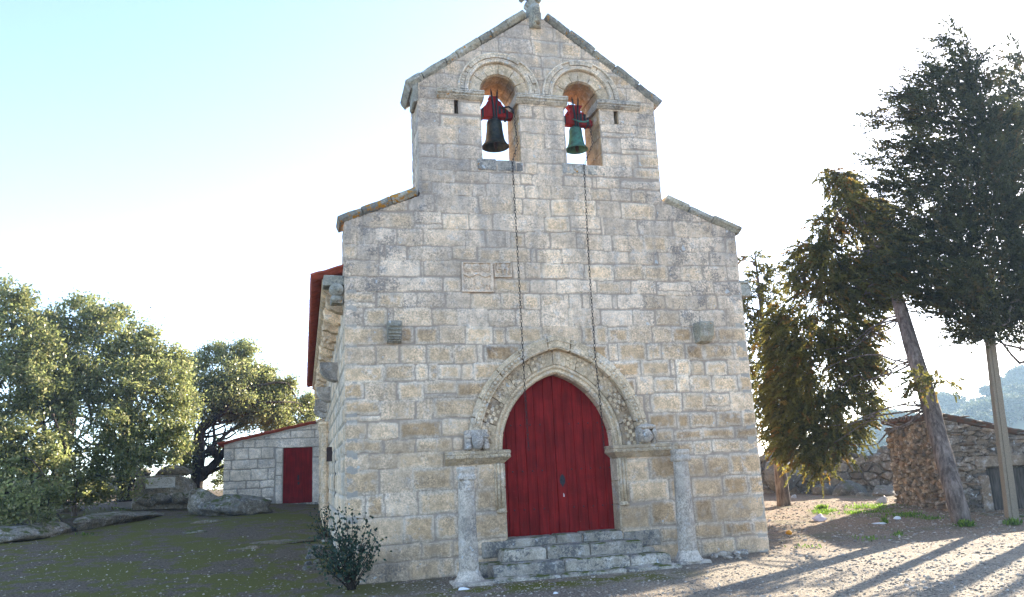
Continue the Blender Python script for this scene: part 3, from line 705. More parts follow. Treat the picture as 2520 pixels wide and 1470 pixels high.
# --- carved panels
def panel(x0, x1, z0, z1, draw, name):
    st = .006; nu, nv = int((x1-x0)/st), int((z1-z0)/st)
    def h(U, V):
        k = draw(U/(x1-x0), V/(z1-z0)); w = fbm(U/.05, V/.05, s=5, o=3)
        T = np.zeros(U.shape+(4,)); T[..., 0] = .10+.1*fbm(U/.2, V/.2, s=2); T[..., 1] = .55; T[..., 3] = 1
        return .036+k+.004*w, T
    return sheet(name, (x0, 0, z0), (1, 0, 0), (0, 0, 1), (0, -1, 0), nu, nv, st, h, lambda u, v: np.ones(u.shape, bool), M_FAC, church, .02)
def seg(U, V, pts, w):
    d = np.full(U.shape, 9.)
    for (a, b_), (c, e) in zip(pts[:-1], pts[1:]):
        t = np.clip(((U-a)*(c-a)+(V-b_)*(e-b_))/((c-a)**2+(e-b_)**2+1e-9), 0, 1); d = np.minimum(d, np.hypot(U-a-t*(c-a), V-b_-t*(e-b_)))
    return 1-sst(d, w*.6, w*1.25)
def draw_big(U, V):
    fr = np.maximum(np.maximum(1-sst(U, .045, .075), sst(U, .90, .93)), np.maximum(1-sst(V, .06, .09), sst(V, .94, .965)))
    r = fr
    for c in (.20, .47, .76):
        r = np.maximum(r, np.sqrt(np.clip(1-((U-c)/.13)**2-((V-.84)/.125)**2, 0, 1))*1.05)
        r = np.maximum(r, seg(U, V, [(c-.12, .77), (c-.07, .71), (c, .69), (c+.07, .71), (c+.12, .77)], .018)*.7)
    w = .575+.045*np.cos((U-.5)*4*math.pi)*np.sign(1)
    r = np.maximum(r, (1-sst(np.abs(V-w), .03, .05))*.85)
    r = np.maximum(r, np.sqrt(np.clip(1-((U-.52)/.11)**2-((V-.21)/.11)**2, 0, 1)))
    for L in ([(.32, .42), (.32, .16)], [(.19, .20), (.19, .12), (.32, .12)], [(.65, .42), (.68, .26)], [(.42, .42), (.45, .28)], [(.72, .25), (.92, .25)], [(.74, .24), (.74, .12)], [(.83, .24), (.83, .12)], [(.91, .24), (.91, .12)]):
        r = np.maximum(r, seg(U, V, L, .03)*.75)
    return (r-1)*.031
def draw_small(U, V):
    r = np.maximum(np.maximum(1-sst(U, .05, .09), sst(U, .91, .95)), np.maximum(1-sst(V, .22, .26), sst(V, .91, .95)))
    r = np.maximum(r, np.sqrt(np.clip(1-((U-.52)/.14)**2-((V-.78)/.2)**2, 0, 1)))
    for L in ([(.5, .7), (.5, .25)], [(.2, .58), (.5, .60), (.82, .56)], [(.22, .88), (.12, .6), (.2, .42)], [(.82, .85), (.72, .72), (.78, .45)], [(.3, .62), (.18, .86)], [(.74, .56), (.72, .28)]):
        r = np.maximum(r, seg(U, V, L, .055)*.9)
    g = 0
    for L in ([(.40, .18), (.40, .08)], [(.37, .18), (.46, .18)], [(.38, .08), (.46, .08)], [(.50, .18), (.50, .08)], [(.48, .18), (.55, .18)], [(.58, .17), (.58, .09), (.64, .09), (.64, .17), (.58, .17)], [(.76, .18), (.76, .08)], [(.74, .18), (.85, .18)], [(.76, .13), (.83, .13)], [(.28, .18), (.28, .08)]):
        g = np.maximum(g, seg(U, V, L, .02))
    return np.minimum((r-1)*.03, 0)-.012*g
panel(2.03, 2.60, 4.755, 5.30, draw_big, 'carved_panel'); panel(2.625, 2.945, 5.03, 5.30, draw_small, 'carved_panel')
b = MB(); b.box(3.475, 3.955, -.006, .02, 4.13, 4.62, (.08, .85, 0, 1), .006); sl_ = b.build('cross_slab', M_FAC, church, bev=.012)
b = MB(); b.box(3.735, 3.755, -.016, 0, 4.18, 4.60, (.08, .95, 0, 1)); b.box(3.69, 3.80, -.016, 0, 4.545, 4.56, (.08, .95, 0, 1)); b.build('incised_cross', M_FAC, sl_, bev=.004)
# --- threshold and wide bottom stones under the doorway
b = MB()
for x0, x1, z in ((2.2, 2.66, .505), (2.62, 3.50, .535), (3.51, 3.98, .545), (3.99, 4.72, .55), (4.72, 5.42, .52)): b.box(x0, x1-.008, -.045 if 2.5 < x0 < 4.6 else -.02, .42, .25, z, (.2, random.uniform(.25, .5), 0, 1), .012)
b.build('threshold', M_STEP, church, bev=.03)
# --- doors
def plank_leaf(x0, x1, n, ax='x'):
    b = MB(); w = (x1-x0)/n
    for i in range(n):
        b.box(x0+i*w+.003, x0+(i+1)*w-.003, .315+random.uniform(-.003, .003), .36, .50, 3.42, None)
    b.box(x0, x1, .345, .37, .49, 3.42); return b
for x0, x1, n in ((2.60, 3.675, 6), (3.68, 4.76, 6)):
    dl = plank_leaf(x0, x1, n).build('door_leaf', M_RED, church, bev=.004, seg=1)
    b = MB(); w = (x1-x0)/n
    for z in (.97, 1.62, 2.42):
        for i in range(n):
            if (i == n-1 and x0 < 3) or (i == 0 and x0 > 3) or (z > 2 and i in (0, n-1)): continue
            b.ball((x0+(i+.55)*w, .312, z+.01*i*0), (.014, .010, .014))
    b.build('nail', M_IRON, dl, smooth=True)
    if x0 > 3:
        b = MB(); cx, cz = 3.775, 1.43
        b.prism([(cx, cz+.115), (cx+.035, cz+.075), (cx+.05, cz+.02), (cx+.045, cz-.04), (cx+.02, cz-.075), (cx, cz-.115), (cx-.02, cz-.075), (cx-.045, cz-.04), (cx-.05, cz+.02), (cx-.035, cz+.075)], 'y', .302, .318)
        b.ball((cx, .30, cz+.02), (.02, .008, .02)); b.build('lock_plate', M_IRON, dl)
        b = MB(); b.prism([(cx+.005, cz-.21), (cx+.02, cz-.235), (cx+.022, cz-.275), (cx+.002, cz-.28)], 'y', .309, .316); b.build('keyhole_cover', M_WHITE, dl)
b = MB(); b.box(2.5, 4.85, .37, .45, .4, 3.5); b.build('door_backing', M_IRON, church)
# --- walls of the nave
def hue_side(u, z, r): return r.uniform(.15, .6), r.uniform(.4, .75)
LS = courses(0, 17.4, [.0]+[q for q in ZL[1:17]], .45, 1.3, 31, hue_side)
sheet('side_wall', (-.0, 17.4, 0), (0, -1, 0), (0, 0, 1), (-1, 0, 0), 348, 100, .05, stones_field([[17.4-s[1], 17.4-s[0], *s[2:]] for s in LS], gap=.014, deep=.03, seed=5), lambda u, v: (np.abs(17.4-u-4.6) > .28) | (v < 1.25) | (v > 2.45), M_SIDE, church, .2)
rs = courses(0, 17.4, [.0]+[q for q in ZL[1:17]], .45, 1.3, 32, hue_side)
sheet('side_wall', (7.52, 0, 0), (0, 1, 0), (0, 0, 1), (1, 0, 0), 348, 100, .05, stones_field(rs, gap=.014, deep=.03, seed=6), lambda u, v: np.ones(u.shape, bool), M_SIDE, church, .2)
def q_hue(u, z, r): return r.uniform(0, .35), r.uniform(.35, .7)
SHZ = [4.98]+ZL[17:22]
for x, n in ((0.0, -1), (7.52, 1)):   # ends of the front wall over the nave roof
    fld = stones_field(courses(0, .9, SHZ, .4, .9, 41, q_hue), seed=8)
    sheet('wall_end', (x, .88 if n < 0 else 0, 4.98), (0, -n*-1 if n > 0 else -1, 0), (0, 0, 1), (n, 0, 0), 44, 50, .02, lambda U, V: fld(U, V+4.98), lambda u, v: v < .98, M_FAC, church, .05)
for x, n in ((1.315, -1), (6.025, 1)):  # flanks of the belfry
    fl2 = stones_field(courses(0, .9, ZL[20:]+[8.75], .4, .9, 43, q_hue), seed=9)
    sheet('belfry_flank', (x, .87 if n < 0 else 0, 6.2), (0, -1 if n < 0 else 1, 0), (0, 0, 1), (n, 0, 0), 44, 126, .02, lambda U, V: fl2(U, V+6.2), lambda u, v: np.ones(u.shape, bool), M_FAC, church, .05)
b = MB(); b.box(.05, 7.47, .8, 17.35, -.2, 4.9, jt); b.prism([(.05, 4.89), (7.47, 4.89), (3.76, 6.2)], 'y', .82, 17.3, jt); b.build('nave_core', M_JAMB, church)
b = MB(); b.box(.02, .4, 4.25, 4.95, 1.2, 2.5, jt); b.build('slit_shade_box', M_IRON, church)  # dark-coloured box just behind the wall face, imitating the shade inside the slit
# cornice, its carved corbels, tile roof
b = MB(); y = .42
while y < 17.3:
    l = random.uniform(.7, 1.3); y1 = min(y+l, 17.35); q = (random.uniform(.3, .6), random.uniform(.55, .8), 0, 1)
    b.loft([[(-.0, yy, 4.80), (-.12, yy, 4.82), (-.32, yy, 4.93), (-.36, yy, 4.97), (-.36, yy, 5.06), (.05, yy, 5.06)] for yy in (y+.008, y1-.008)], q); y = y1
b.build('cornice', M_SIDE, church, bev=.01)
for i in range(16):
    b = MB(); y = .75+i*1.05; q = (random.uniform(.35, .6), random.uniform(.5, .8), 0, 1); k = i % 4
    b.loft([[(x, yy, 4.80-.30*math.sin(math.acos(min(1, -x/.30)))) for x in (-.29, -.26, -.2, -.12, 0)]+[(.02, yy, 4.8), (-.29, yy, 4.81)] for yy in (y-.13, y+.13)], q)
    if k == 0: b.ball((-.19, y, 4.66), (.11, .11, .11), q, 12, 8)
    elif k == 1:
        for d in (-.07, 0, .07): b.tube([(-.28, y+d, 4.78), (-.24, y+d, 4.64), (-.10, y+d, 4.54), (-.02, y+d, 4.5)], [.05, .06, .05, .03], 8, q)
    elif k == 2: b.lathe((-.17, y, 4.56), [(.04, 0), (.14, .02), (.15, .12), (.12, .16)], 14, q)
    else: b.ball((-.2, y, 4.70), (.1, .09, .11), q); b.ball((-.22, y, 4.58), (.06, .06, .07), q); b.ball((-.12, y, 4.52), (.08, .1, .05), q)
    b.build('cornice_corbel', M_SIDE, church, bev=.01)
for y in (2.95, 7.4, 10.6, 13.0):
    b = MB(); q = (random.uniform(.1, .3), random.uniform(.4, .7), 0, 1)
    b.loft([[(-.34*math.cos(t)-.01, yy, 3.93-.36*math.sin(t)) for t in np.linspace(0, math.pi/2, 9)]+[(.05, yy, 3.57), (.05, yy, 3.93)] for yy in (y-.16, y+.16)], q)
    for i in range(4): b.tube([(-.335*math.cos(t)-.015, y-.15+i*.1, 3.93-.355*math.sin(t)) for t in np.linspace(.35, math.pi/2, 6)], .035, 6, q)
    b.build('wall_corbel', M_COLUMN, church, bev=.015)
for y in (9.2, 10.4, 11.6, 14.2):     # half columns of the side doorway
    b = MB(); q = (.4, .6, 0, 1); zt = 2.9 if y < 12 else 3.3
    b.tube([(-.06, y, .4), (-.06, y, zt)], .10, 12, q); b.lathe((-.06, y, zt-.02), [(.10, 0), (.12, .02), (.12, .05), (.16, .2), (.20, .24), (.20, .3)], 12, q); b.build('half_column', M_SIDE, church, bev=.008)
b = MB(); b.box(-.13, .02, 6.0, 6.10, 2.05, 2.36, (.9, .1, 0, 1)); b.box(-.12, .02, 5.97, 6.13, 2.345, 2.38, (.9, .1, 0, 1)); b.build('rusty_bracket', M_CLAP, church)
def tiles(name, o, ud, vd, nd, lu, lv, per, amp, mat, parent, nrow=0):
    # u along the ridge (waves), v down the slope
    nu = int(lu/per*10); nv = max(2, int(lv/.12)); U, V = np.meshgrid(np.linspace(0, lu, nu+1), np.linspace(0, lv, nv+1), indexing='ij')
    row = np.floor(V/.4+1e-6); h = amp*np.cos(2*math.pi*U/per)+.012*(1-(V/.4-row))+.01*vnoise(np.floor(U/per), row, s=4)
    P = np.array(o)+U[..., None]*np.array(ud)+V[..., None]*np.array(vd)+h[..., None]*np.array(nd)
    o_ = mk(name, P, gridF(nu+1, nv+1), mat, parent, smooth=True); s = o_.modifiers.new('thick', 'SOLIDIFY'); s.thickness = .045; s.offset = 0; return o_
cs, sn = math.cos(.325), math.sin(.325)
tiles('roof', (3.76, .36, 6.52), (0, 1, 0), (-cs, 0, -sn), (-sn, 0, cs), 17.1, 4.54, .20, .045, M_TILE, church)
tiles('roof', (3.76, .36, 6.52), (0, 1, 0), (cs, 0, -sn), (sn, 0, cs), 17.1, 3.96, .20, .045, M_TILE, church)

# ------------------------------------------------------------------ steps in front of the doorway
steps = thing('stone_steps', 'mossy worn granite steps rising to the red church doorway', 'steps', (3.7, -.6, 0))
def slab(parent, x0, x1, y0, y1, z0, z1, seed, name='step_stone', mat=None, bev=.045, worn=.012):
    nx, ny = max(4, int((x1-x0)/.06)), max(3, int((y1-y0)/.06)); b = MB(); q = (random.uniform(0, .3), random.uniform(.3, .65), 0, 1)
    xs, ys = np.linspace(x0, x1, nx+1), np.linspace(y0, y1, ny+1); V = []; F = []
    def P(x, y, z): return (x+.014*float(vnoise(x*4, y*4, z*6, s=seed)), y+.034*float(vnoise(x*2.5, y*4, z*6, s=seed+1)), z+worn*float(fbm(x*3, y*5, s=seed+2)) if z > z0+.01 else z)
    per = [(x, y0) for x in xs[:-1]]+[(x1, y) for y in ys[:-1]]+[(x, y1) for x in xs[:0:-1]]+[(x0, y) for y in ys[:0:-1]]
    def inset(p, d): return (min(max(p[0], x0+d), x1-d), min(max(p[1], y0+d), y1-d))
    rr = []
    for d, z in ((.0, z0), (0, z0+(z1-z0)*.4), (0, z1-bev), (bev*.3, z1-bev*.3), (bev, z1)): rr.append([P(*inset(p, d), z) for p in per])
    b.loft(rr, q, cap=False); n = len(b.v)
    inn_ = [[P(x0+bev+(x1-x0-2*bev)*i/6, y0+bev+(y1-y0-2*bev)*j/4, z1) for j in range(5)] for i in range(7)]
    b.v += [rr[-1][i] for i in range(len(per))]; b.t += [q]*len(per); b.f.append(list(range(n, n+len(per))))
    return b.build(name, mat or M_STEP, parent, smooth=False, bev=.006, seg=1)
for i, (x0, x1, z) in enumerate(((2.47, 3.19, .40), (3.2, 3.93, .415), (3.94, 4.88, .405))): slab(steps, x0, x1-.006, -.46, .0, .0, z, 20+i)
for i, (x0, x1, z) in enumerate(((2.20, 3.36, .215), (3.375, 4.47, .225), (4.485, 5.19, .205))): slab(steps, x0, x1-.006, -.86, -.35, -.06, z, 30+i)
slab(steps, 2.08, 2.5, -.45, -.05, -.05, .21, 41); slab(steps, 4.86, 5.14, -.35, -.04, -.05, .27, 44)
for i, (x0, x1, z) in enumerate(((2.12, 3.20, .055), (3.22, 4.3, .05), (4.31, 5.25, .055))): slab(steps, x0, x1, -1.14, -.8, -.1, z, 50+i, worn=.03)
slab(steps, 2.0, 2.42, -1.16, -.8, -.1, .05, 57)

# ------------------------------------------------------------------ free standing columns
def column(x, y, h, r0, r1, lean, label, seed):
    t = thing('stone_column', label, 'column', (x, y, 0), 'freestanding columns before the church door')
    b = MB(); q = (.2, .6, 0, 1)
    rings = []
    for i in range(26):
        s = i/25; z = .12+(h-.30)*s; r = r0+(r1-r0)*s
        rings.append([(x+lean*s+(r+.009*float(fbm(math.cos(a)*2+seed, math.sin(a)*2, z*4, s=seed)))*math.cos(a), y+(r+.009*float(fbm(math.cos(a)*2+seed, math.sin(a)*2, z*4, s=seed)))*math.sin(a), z) for a in np.linspace(0, 2*math.pi, 21)[:-1]])
    b.loft(rings, q); b.build('shaft', M_COLUMN, t, smooth=True)
    b = MB(); xx = x+lean; w = r1
    b.loft([[(xx+c*k+.008*random.uniform(-1, 1), y+d*k+.008*random.uniform(-1, 1), z) for c, d in ((-1, -1), (-.3, -1.06), (.4, -1.06), (1, -1), (1.05, 0), (1, 1), (0, 1.05), (-1, 1), (-1.05, 0))] for k, z in ((w*.92, h-.21), (w*1.06, h-.185), (w*1.08, h-.15), (w*.96, h-.12), (w*.9, h-.09), (w*.98, h-.06), (w*.99, h-.02), (w*.86, h))], q)
    b.build('capital', M_COLUMN, t, bev=.02)
    b = MB(); b.loft([[(x+k*c, y+k*d, z) for c, d in [(math.cos(a), math.sin(a)) for a in np.linspace(0, 2*math.pi, 19)[:-1]]] for k, z in ((r0*1.55, .03), (r0*1.42, .06), (r0*1.2, .11), (r0*1.08, .17), (r0*1.0, .2))], (.1, .8, 0, 1)); b.build('base', M_COLUMN, t, smooth=True)
    slab(t, x-.27, x+.30, y-.26, y+.27, -.12, .05, seed, 'plinth', M_COLUMN, .03)
column(1.79, -1.0, 1.735, .158, .125, .0, 'weathered stone column left of the church steps', 60)
column(5.62, -.60, 1.87, .165, .128, .01, 'weathered stone column right of the church steps', 70)

# ------------------------------------------------------------------ bells and chains
def bell(cx, cy, zt, zm, rm, mat, label, chain_pts, kind):
    t = thing('church_bell', label, 'bell', (cx, cy, zt))
    h = zt-zm; b = MB()
    prof = [(.02, h), (.40*rm, h), (.50*rm, h*.985), (.545*rm, h*.93), (.56*rm, h*.88), (.575*rm, h*.86), (.57*rm, h*.8), (.60*rm, h*.6), (.655*rm, h*.42), (.66*rm, h*.4), (.69*rm, h*.3), (.76*rm, h*.19), (.80*rm, h*.16), (.90*rm, h*.08), (1.0*rm, h*.015), (1.0*rm, 0), (.93*rm, .0), (.80*rm, h*.12), (.66*rm, h*.25), (.55*rm, h*.5), (.48*rm, h*.8), (.02, h*.9)]
    b.lathe((cx, cy, zm), prof, 32); b.build('bell_body', mat, t, smooth=True)
    b = MB(); b.tube([(cx, cy, zm+h*.8), (cx+.01, cy, zm+.12)], .012, 6); b.lathe((cx+.01, cy, zm-.04), [(.012, 0), (.025, .03), (.04, .09), (.03, .14), (.015, .2)], 10); b.build('clapper', M_CLAP, t, smooth=True)
    b = MB()
    if kind == 0:
        half = [(.355, -.0), (.355, .10), (.28, .13), (.19, .22), (.15, .26), (.14, .31), (.09, .34), (.075, .37), (.08, .40), (.10, .43)]
        b.prism([(cx-x, zt+.05+z) for x, z in half]+[(cx+x, zt+.05+z) for x, z in half[::-1]], 'y', cy-.09, cy+.09)
    else:
        half = [(.35, .0), (.37, .08), (.30, .13), (.17, .16), (.145, .19), (.185, .23), (.17, .28), (.115, .27), (.10, .33), (.15, .40), (.15, .42)]
        b.prism([(cx-x, zt+.04+z) for x, z in half]+[(cx+x, zt+.04+z) for x, z in half[::-1]], 'y', cy-.08, cy+.08)
    b.build('headstock', M_YOKE, t, bev=.012)
    b = MB(); zz = zt+.05
    for s in (-1, 1):
        b.tube([(cx+s*.025, cy-.105, zt-.02), (cx+s*.03, cy-.105, zz+.2), (cx+s*.06, cy-.10, zz+.5), (cx+s*.065, cy-.09, zz+.57)], [.022, .02, .016, .004], 6)
        if kind: b.tube([(cx+s*.03-.07, cy+.02, zz+.40), (cx+s*.03-.075, cy+.02, zz+.5)], [.014, .004], 5)
        b.box(cx+s*.24-.02, cx+s*.24+.02, cy-.10, cy+.10, zt+.035, zt+.20)
    b.box(cx+.07, cx+.12, cy-.105, cy-.085, zz+.06, zz+.22); b.box(cx+.15, cx+.2, cy-.105, cy-.085, zz+.08, zz+.21)
    b.box(cx-.04, cx+.04, cy-.06, cy+.06, zt-.03, zt+.06); b.build('iron_strap', M_IRON, t)
    b = MB(); L = chain_pts; b.tube(L, [.015, .018, .018, .014], 7); b.build('bell_lever', M_PATINA if kind else M_IRON, t, smooth=True)
    return t
def chain(pts, label, link=.075):
    P = [np.array(p, float) for p in pts]; b = MB(); acc = []
    for a, c in zip(P[:-1], P[1:]):
        n = max(1, int(np.linalg.norm(c-a)/(link*.82)))
        acc += [a+(c-a)*i/n for i in range(n)]
    acc.append(P[-1])
    for i, (a, c) in enumerate(zip(acc[:-1], acc[1:])):
        d = c-a; L = np.linalg.norm(d); d = d/L; s = np.cross(d, [0, 1, 0]); s /= np.linalg.norm(s); w = s if i % 2 else np.cross(d, s)
        lk = L*1.22; pr = []
        for k in range(10):
            th = 2*math.pi*k/10; pr.append((a+c)/2+d*(lk/2)*math.cos(th)+w*.013*math.sin(th)*(1+.4*abs(math.sin(th))))
        b.tube(pr+[pr[0]], .0052, 4, None, False)
        if i % 9 == 4: b.ball(tuple(a), (.014, .014, .018), None, 5, 4)
    o = b.build('bell_chain', M_CHAIN, None, loc=tuple(P[-1])); return tag(o, label, 'chain', 'pull chains of the church bells')
bell(2.855, .42, 8.24, 7.70, .265, M_BRONZE, 'dark bronze bell under a red headstock in the left belfry arch', [(2.98, .30, 8.46), (3.10, .2, 8.45), (3.15, .12, 8.36), (3.165, .08, 8.25)], 0)
bell(4.50, .42, 8.20, 7.74, .225, M_PATINA, 'green patinated bell under a scrolled red headstock in the right belfry arch', [(4.42, .30, 8.33), (4.52, .2, 8.24), (4.60, .12, 8.2), (4.665, .08, 8.22)], 1)
fq = lambda x, y, Y=-.16: tuple(at(x, y, Y))
chain([(3.165, .08, 8.25), (3.18, .0, 7.6), fq(1261, 400, -.06), fq(1272, 590), fq(1285, 830), fq(1291, 950), fq(1301, 1108)], 'dark iron bell chain on the left, hanging from the black bell to the door')
chain([(4.665, .08, 8.22), (4.68, .0, 7.7), fq(1437, 408, -.06), fq(1449, 640), fq(1465, 880), fq(1477, 990), fq(1487, 1104)], 'dark iron bell chain on the right, hanging from the green bell past the arch')

# ------------------------------------------------------------------ annex behind the side wall
annex = thing('stone_annex', 'low grey stone annex with a red door and clay tile roof against the side wall', 'annex', (-1.7, 17, .9))
AY = 17.0
def a_hue(u, z, r): return r.uniform(0, .35), r.uniform(.65, 1.)
az = [.55, 1.12, 1.45, 1.72, 2.12, 2.45, 2.86, 3.15, 3.45, 3.8]
ast = courses(-3.4, .1, az, .4, .95, 51, a_hue)
ast = [s for s in ast if not (s[0] > -1.75 and s[0] < -.08 and s[2] < 2.84)]
ast = [[s[0], min(s[1], -1.63) if s[2] < 2.84 else s[1], *s[2:]] for s in ast]+[[-1.62, -1.36, z0, z1, .15, .7] for z0, z1 in ((.5, 1.85), (1.85, 2.3), (2.3, 2.82))]+[[-.32, .05, .5, 2.45, .2, .65], [-.32, .05, 2.45, 2.82, .2, .7], [-1.6, .05, 2.82, 3.16, .1, .75]]
afld = stones_field(ast, gap=.012, seed=14, deep=.025)
def roofz(x): return 3.02+(x+3.36)*.205
sheet('annex_wall', (-3.38, AY, .5), (1, 0, 0), (0, 0, 1), (0, -1, 0), 172, 170, .02, lambda U, V: afld(U-3.38, V+.5), lambda u, v: (v+.5 < roofz(u-3.38)) & ~((u-3.38 > -1.36) & (u-3.38 < -.33) & (v+.5 < 2.82) & (v+.5 > .86)), M_ANNEX, annex, .12)
b = MB(); b.prism([(-3.34, .5), (.0, .5), (.0, roofz(0)-.02), (-3.34, roofz(-3.34)-.02)], 'y', AY+.2, AY+5, jt)
b.box(-3.36, -1.38, AY+.03, AY+.3, .4, 2.9, jt); b.box(-.31, .0, AY+.03, AY+.3, .4, 2.9, jt); b.build('annex_core', M_ANNEX, annex)
b = MB(); w = 1.04/8
for i in range(8): b.box(-1.37+i*w+.003, -1.37+(i+1)*w-.003, AY+.06+random.uniform(-.003, .003), AY+.10, .86, 2.83)
b.box(-1.4, -.3, AY+.085, AY+.12, .85, 2.85); dl = b.build('door', M_RED, annex, bev=.004, seg=1)
b = MB(); b.box(-.86, -.80, AY+.045, AY+.06, 1.66, 1.84); b.box(-.85, -.79, AY+.045, AY+.06, 1.5, 1.6); b.tube([(-.83, AY+.05, 1.56), (-.83, AY-.0, 1.56), (-.76, AY-.0, 1.56)], .012, 6); b.build('lock_plate', M_IRON, dl)
b = MB(); b.box(-1.55, -.15, AY-.12, AY+.2, .62, .86, (.1, .5, 0, 1), .01); b.build('doorstep', M_STEP, annex, bev=.03)
L = 3.72; dv = np.array([-1, 0, -.205]); dv /= np.linalg.norm(dv)
tiles('roof', (.05, AY-.14, roofz(.05)+.05), (0, 1, 0), tuple(dv), (-.2, 0, .98), 5.2, L, .22, .035, M_TILE, annex)
b = MB(); b.prism([(-3.36, roofz(-3.36)-.05), (.02, roofz(.02)-.05), (.02, roofz(.02)+.03), (-3.36, roofz(-3.36)+.03)], 'y', AY-.04, AY+.3, (.4, .6, .6, 1)); b.build('mortar_band', M_ANNEX, annex)

# ------------------------------------------------------------------ rocks
_ico = {}
def ico(n):
    if n not in _ico:
        bm = bmesh.new(); bmesh.ops.create_icosphere(bm, subdivisions=n, radius=1); bm.verts.ensure_lookup_table()
        _ico[n] = (np.array([v.co[:] for v in bm.verts]), np.array([[v.index for v in f.verts] for f in bm.faces])); bm.free()
    return _ico[n]
def rockmesh(size, seed, n=4, rough=.22, flat=.0, ang=.5):
    V, F = ico(n); s = seed*7.3; r_ = np.random.default_rng(seed)
    r = 1+rough*1.6*fbm(V[:, 0]*1.3+s, V[:, 1]*1.3, V[:, 2]*1.3, s=seed, o=5)
    P = V*r[:, None]
    for k in range(int(8*ang)+2):      # cut facets
        d = r_.normal(size=3); d /= np.linalg.norm(d); t = r_.uniform(.62, .95); q = P@d
        P = P-np.clip(q-t, 0, None)[:, None]*d*.85
    P = P*(1+.04*fbm(P[:, 0]*6+s, P[:, 1]*6, P[:, 2]*6, s=seed+3, o=4))[:, None]
    return P*np.array(size), F
def rock(name, c, size, seed, label, mat=None, rz=0, n=4, cat='rock', group=None, rough=.22, ang=.5, hue=None, parent=None):
    V, F = rockmesh(size, seed, n, rough, 0, ang); a = math.cos(rz), math.sin(rz)
    V = np.stack([V[:, 0]*a[0]-V[:, 1]*a[1], V[:, 0]*a[1]+V[:, 1]*a[0], V[:, 2]], 1)+np.array(c)
    h = random.uniform(.1, .6) if hue is None else hue
    o = mk(name, V, F, mat or M_ROCK, parent, (h, random.uniform(.3, .65), 0, 1), smooth=n > 3, loc=None if parent else c)
    if parent is None: tag(o, label, cat, group)
    return o
def G(x, y): return float(gz(x, y))
rock('boulder', (-2.68, 13.7, .92), (1.10, .8, .45), 3, 'large lichen spotted boulder in front of the stone annex', rz=.1, n=5, rough=.34, ang=.9, hue=.3)
rock('boulder', (-3.6, 14.2, 1.05), (.55, .5, .5), 13, 'mossy boulder hump left of the big boulder by the annex', n=4)
def ledge_rock(p0, p1, w, h, seed, label, n=5):
    p0, p1 = np.array(p0), np.array(p1); c = (p0+p1)/2; L = np.linalg.norm(p1-p0)/2
    rock('rock_outcrop', (c[0], c[1], G(c[0], c[1])+.04), (L, w, h), seed, label, None, math.atan2(p1[1]-p0[1], p1[0]-p0[0]), n, hue=.4)
q0, q1 = on(165, 1312), on(385, 1262); ledge_rock(q0[:2], q1[:2],   .65, .24, 5, 'long low granite outcrop crossing the mossy slope under the oaks')
q0, q1 = on(-60, 1345), on(170, 1300); ledge_rock(q0[:2], q1[:2],   .75, .28, 9, 'pale granite ledge at the left edge under the drooping oak')
q0, q1 = on(-40, 1260), on(160, 1268); ledge_rock(np.array(q0[:2])+[-.3, 1.], np.array(q1[:2])+[0, 1.],   .9, .5, 15, 'mossy rounded granite behind the pale ledge on the far left')
p = on(240, 1222); rock('boulder', (p[0], p[1]+2, G(p[0], p[1])+.3), (1.5, .9, .62), 21, 'dark shaded boulder under the oak branches', n=4)
for i, (px, py, s, lb) in enumerate(((515, 1285, .30, 'flat mossy stone lying in the ground below the long outcrop'), (690, 1335, .55, 'flat rock ledge breaking the moss left of the rose bush'), (615, 1352, .2, 'small pale flat stone set in the green moss'))):
    p = on(px, py); rock('flat_stone', (p[0], p[1], p[2]+.0), (s*1.5, s*.7, .07), 30+i, lb, n=4, hue=.9)
p = on(478, 1310); rock('flat_stone', (p[0], p[1], p[2]), (.35, .2, .05), 36, 'thin pale slab in the ground before the annex boulder', n=3)
# plaque on its stone
pl = on(405, 1238); PY = 16.6
pb = at(400, 1205, PY)
c0, c1 = at(345, 1212, PY), at(435, 1212, PY)
b = MB(); z0 = G(c0[0], PY)-.3; zt = float(at(400, 1172, PY)[2])
x0, x1 = float(at(330, 1200, PY)[0]), float(at(434, 1200, PY)[0])
b.loft([[(x0-.1, PY+.03, z0), (x1+.5, PY+.0, z0), (x1+.7, PY+1.0, z0), (x0-.1, PY+1.1, z0)], [(x0, PY+.03, zt-.3), (x1+.25, PY+.02, zt-.3), (x1+.55, PY+.9, zt-.35), (x0, PY+1, zt-.2)], [(x0+.02, PY+.03, zt+.03), (x1+.03, PY+.03, zt+.02), (x1+.35, PY+.8, zt-.1), (x0, PY+.9, zt+.04)]], (.55, .8, 0, 1))
o = b.build('plaque_stone', M_ROCK, None, loc=(pb[0], PY, z0), bev=.05); s_ = o.modifiers.new('sub', 'SUBSURF'); s_.subdivision_type = 'SIMPLE'; s_.levels = s_.render_levels = 3
tx = bpy.data.textures.new('rough', 'CLOUDS'); tx.noise_scale = .25; d_ = o.modifiers.new('disp', 'DISPLACE'); d_.texture = tx; d_.strength = .08; d_.texture_coords = 'GLOBAL'
tag(o, 'hewn granite block carrying the white marble plaque under the oak', 'rock')
b = MB(); a0, a1 = at(358, 1203, PY-.08), at(431, 1174, PY-.08); xa_, xb_, za_, zb_ = a0[0], a1[0], a0[2], a1[2]; yp = PY-.08
plq = thing('marble_plaque', 'white marble double plaque with faded lettering on the granite block', 'plaque', (xa_, yp, za_))
xm = (xa_+xb_)/2
b.box(xa_, xm-.002, yp, yp+.05, za_, zb_); b.box(xm+.002, xb_, yp, yp+.05, za_, zb_); b.build('slab', M_MARBLE, plq, bev=.004)
b = MB(); W_, H_ = xb_-xa_, zb_-za_
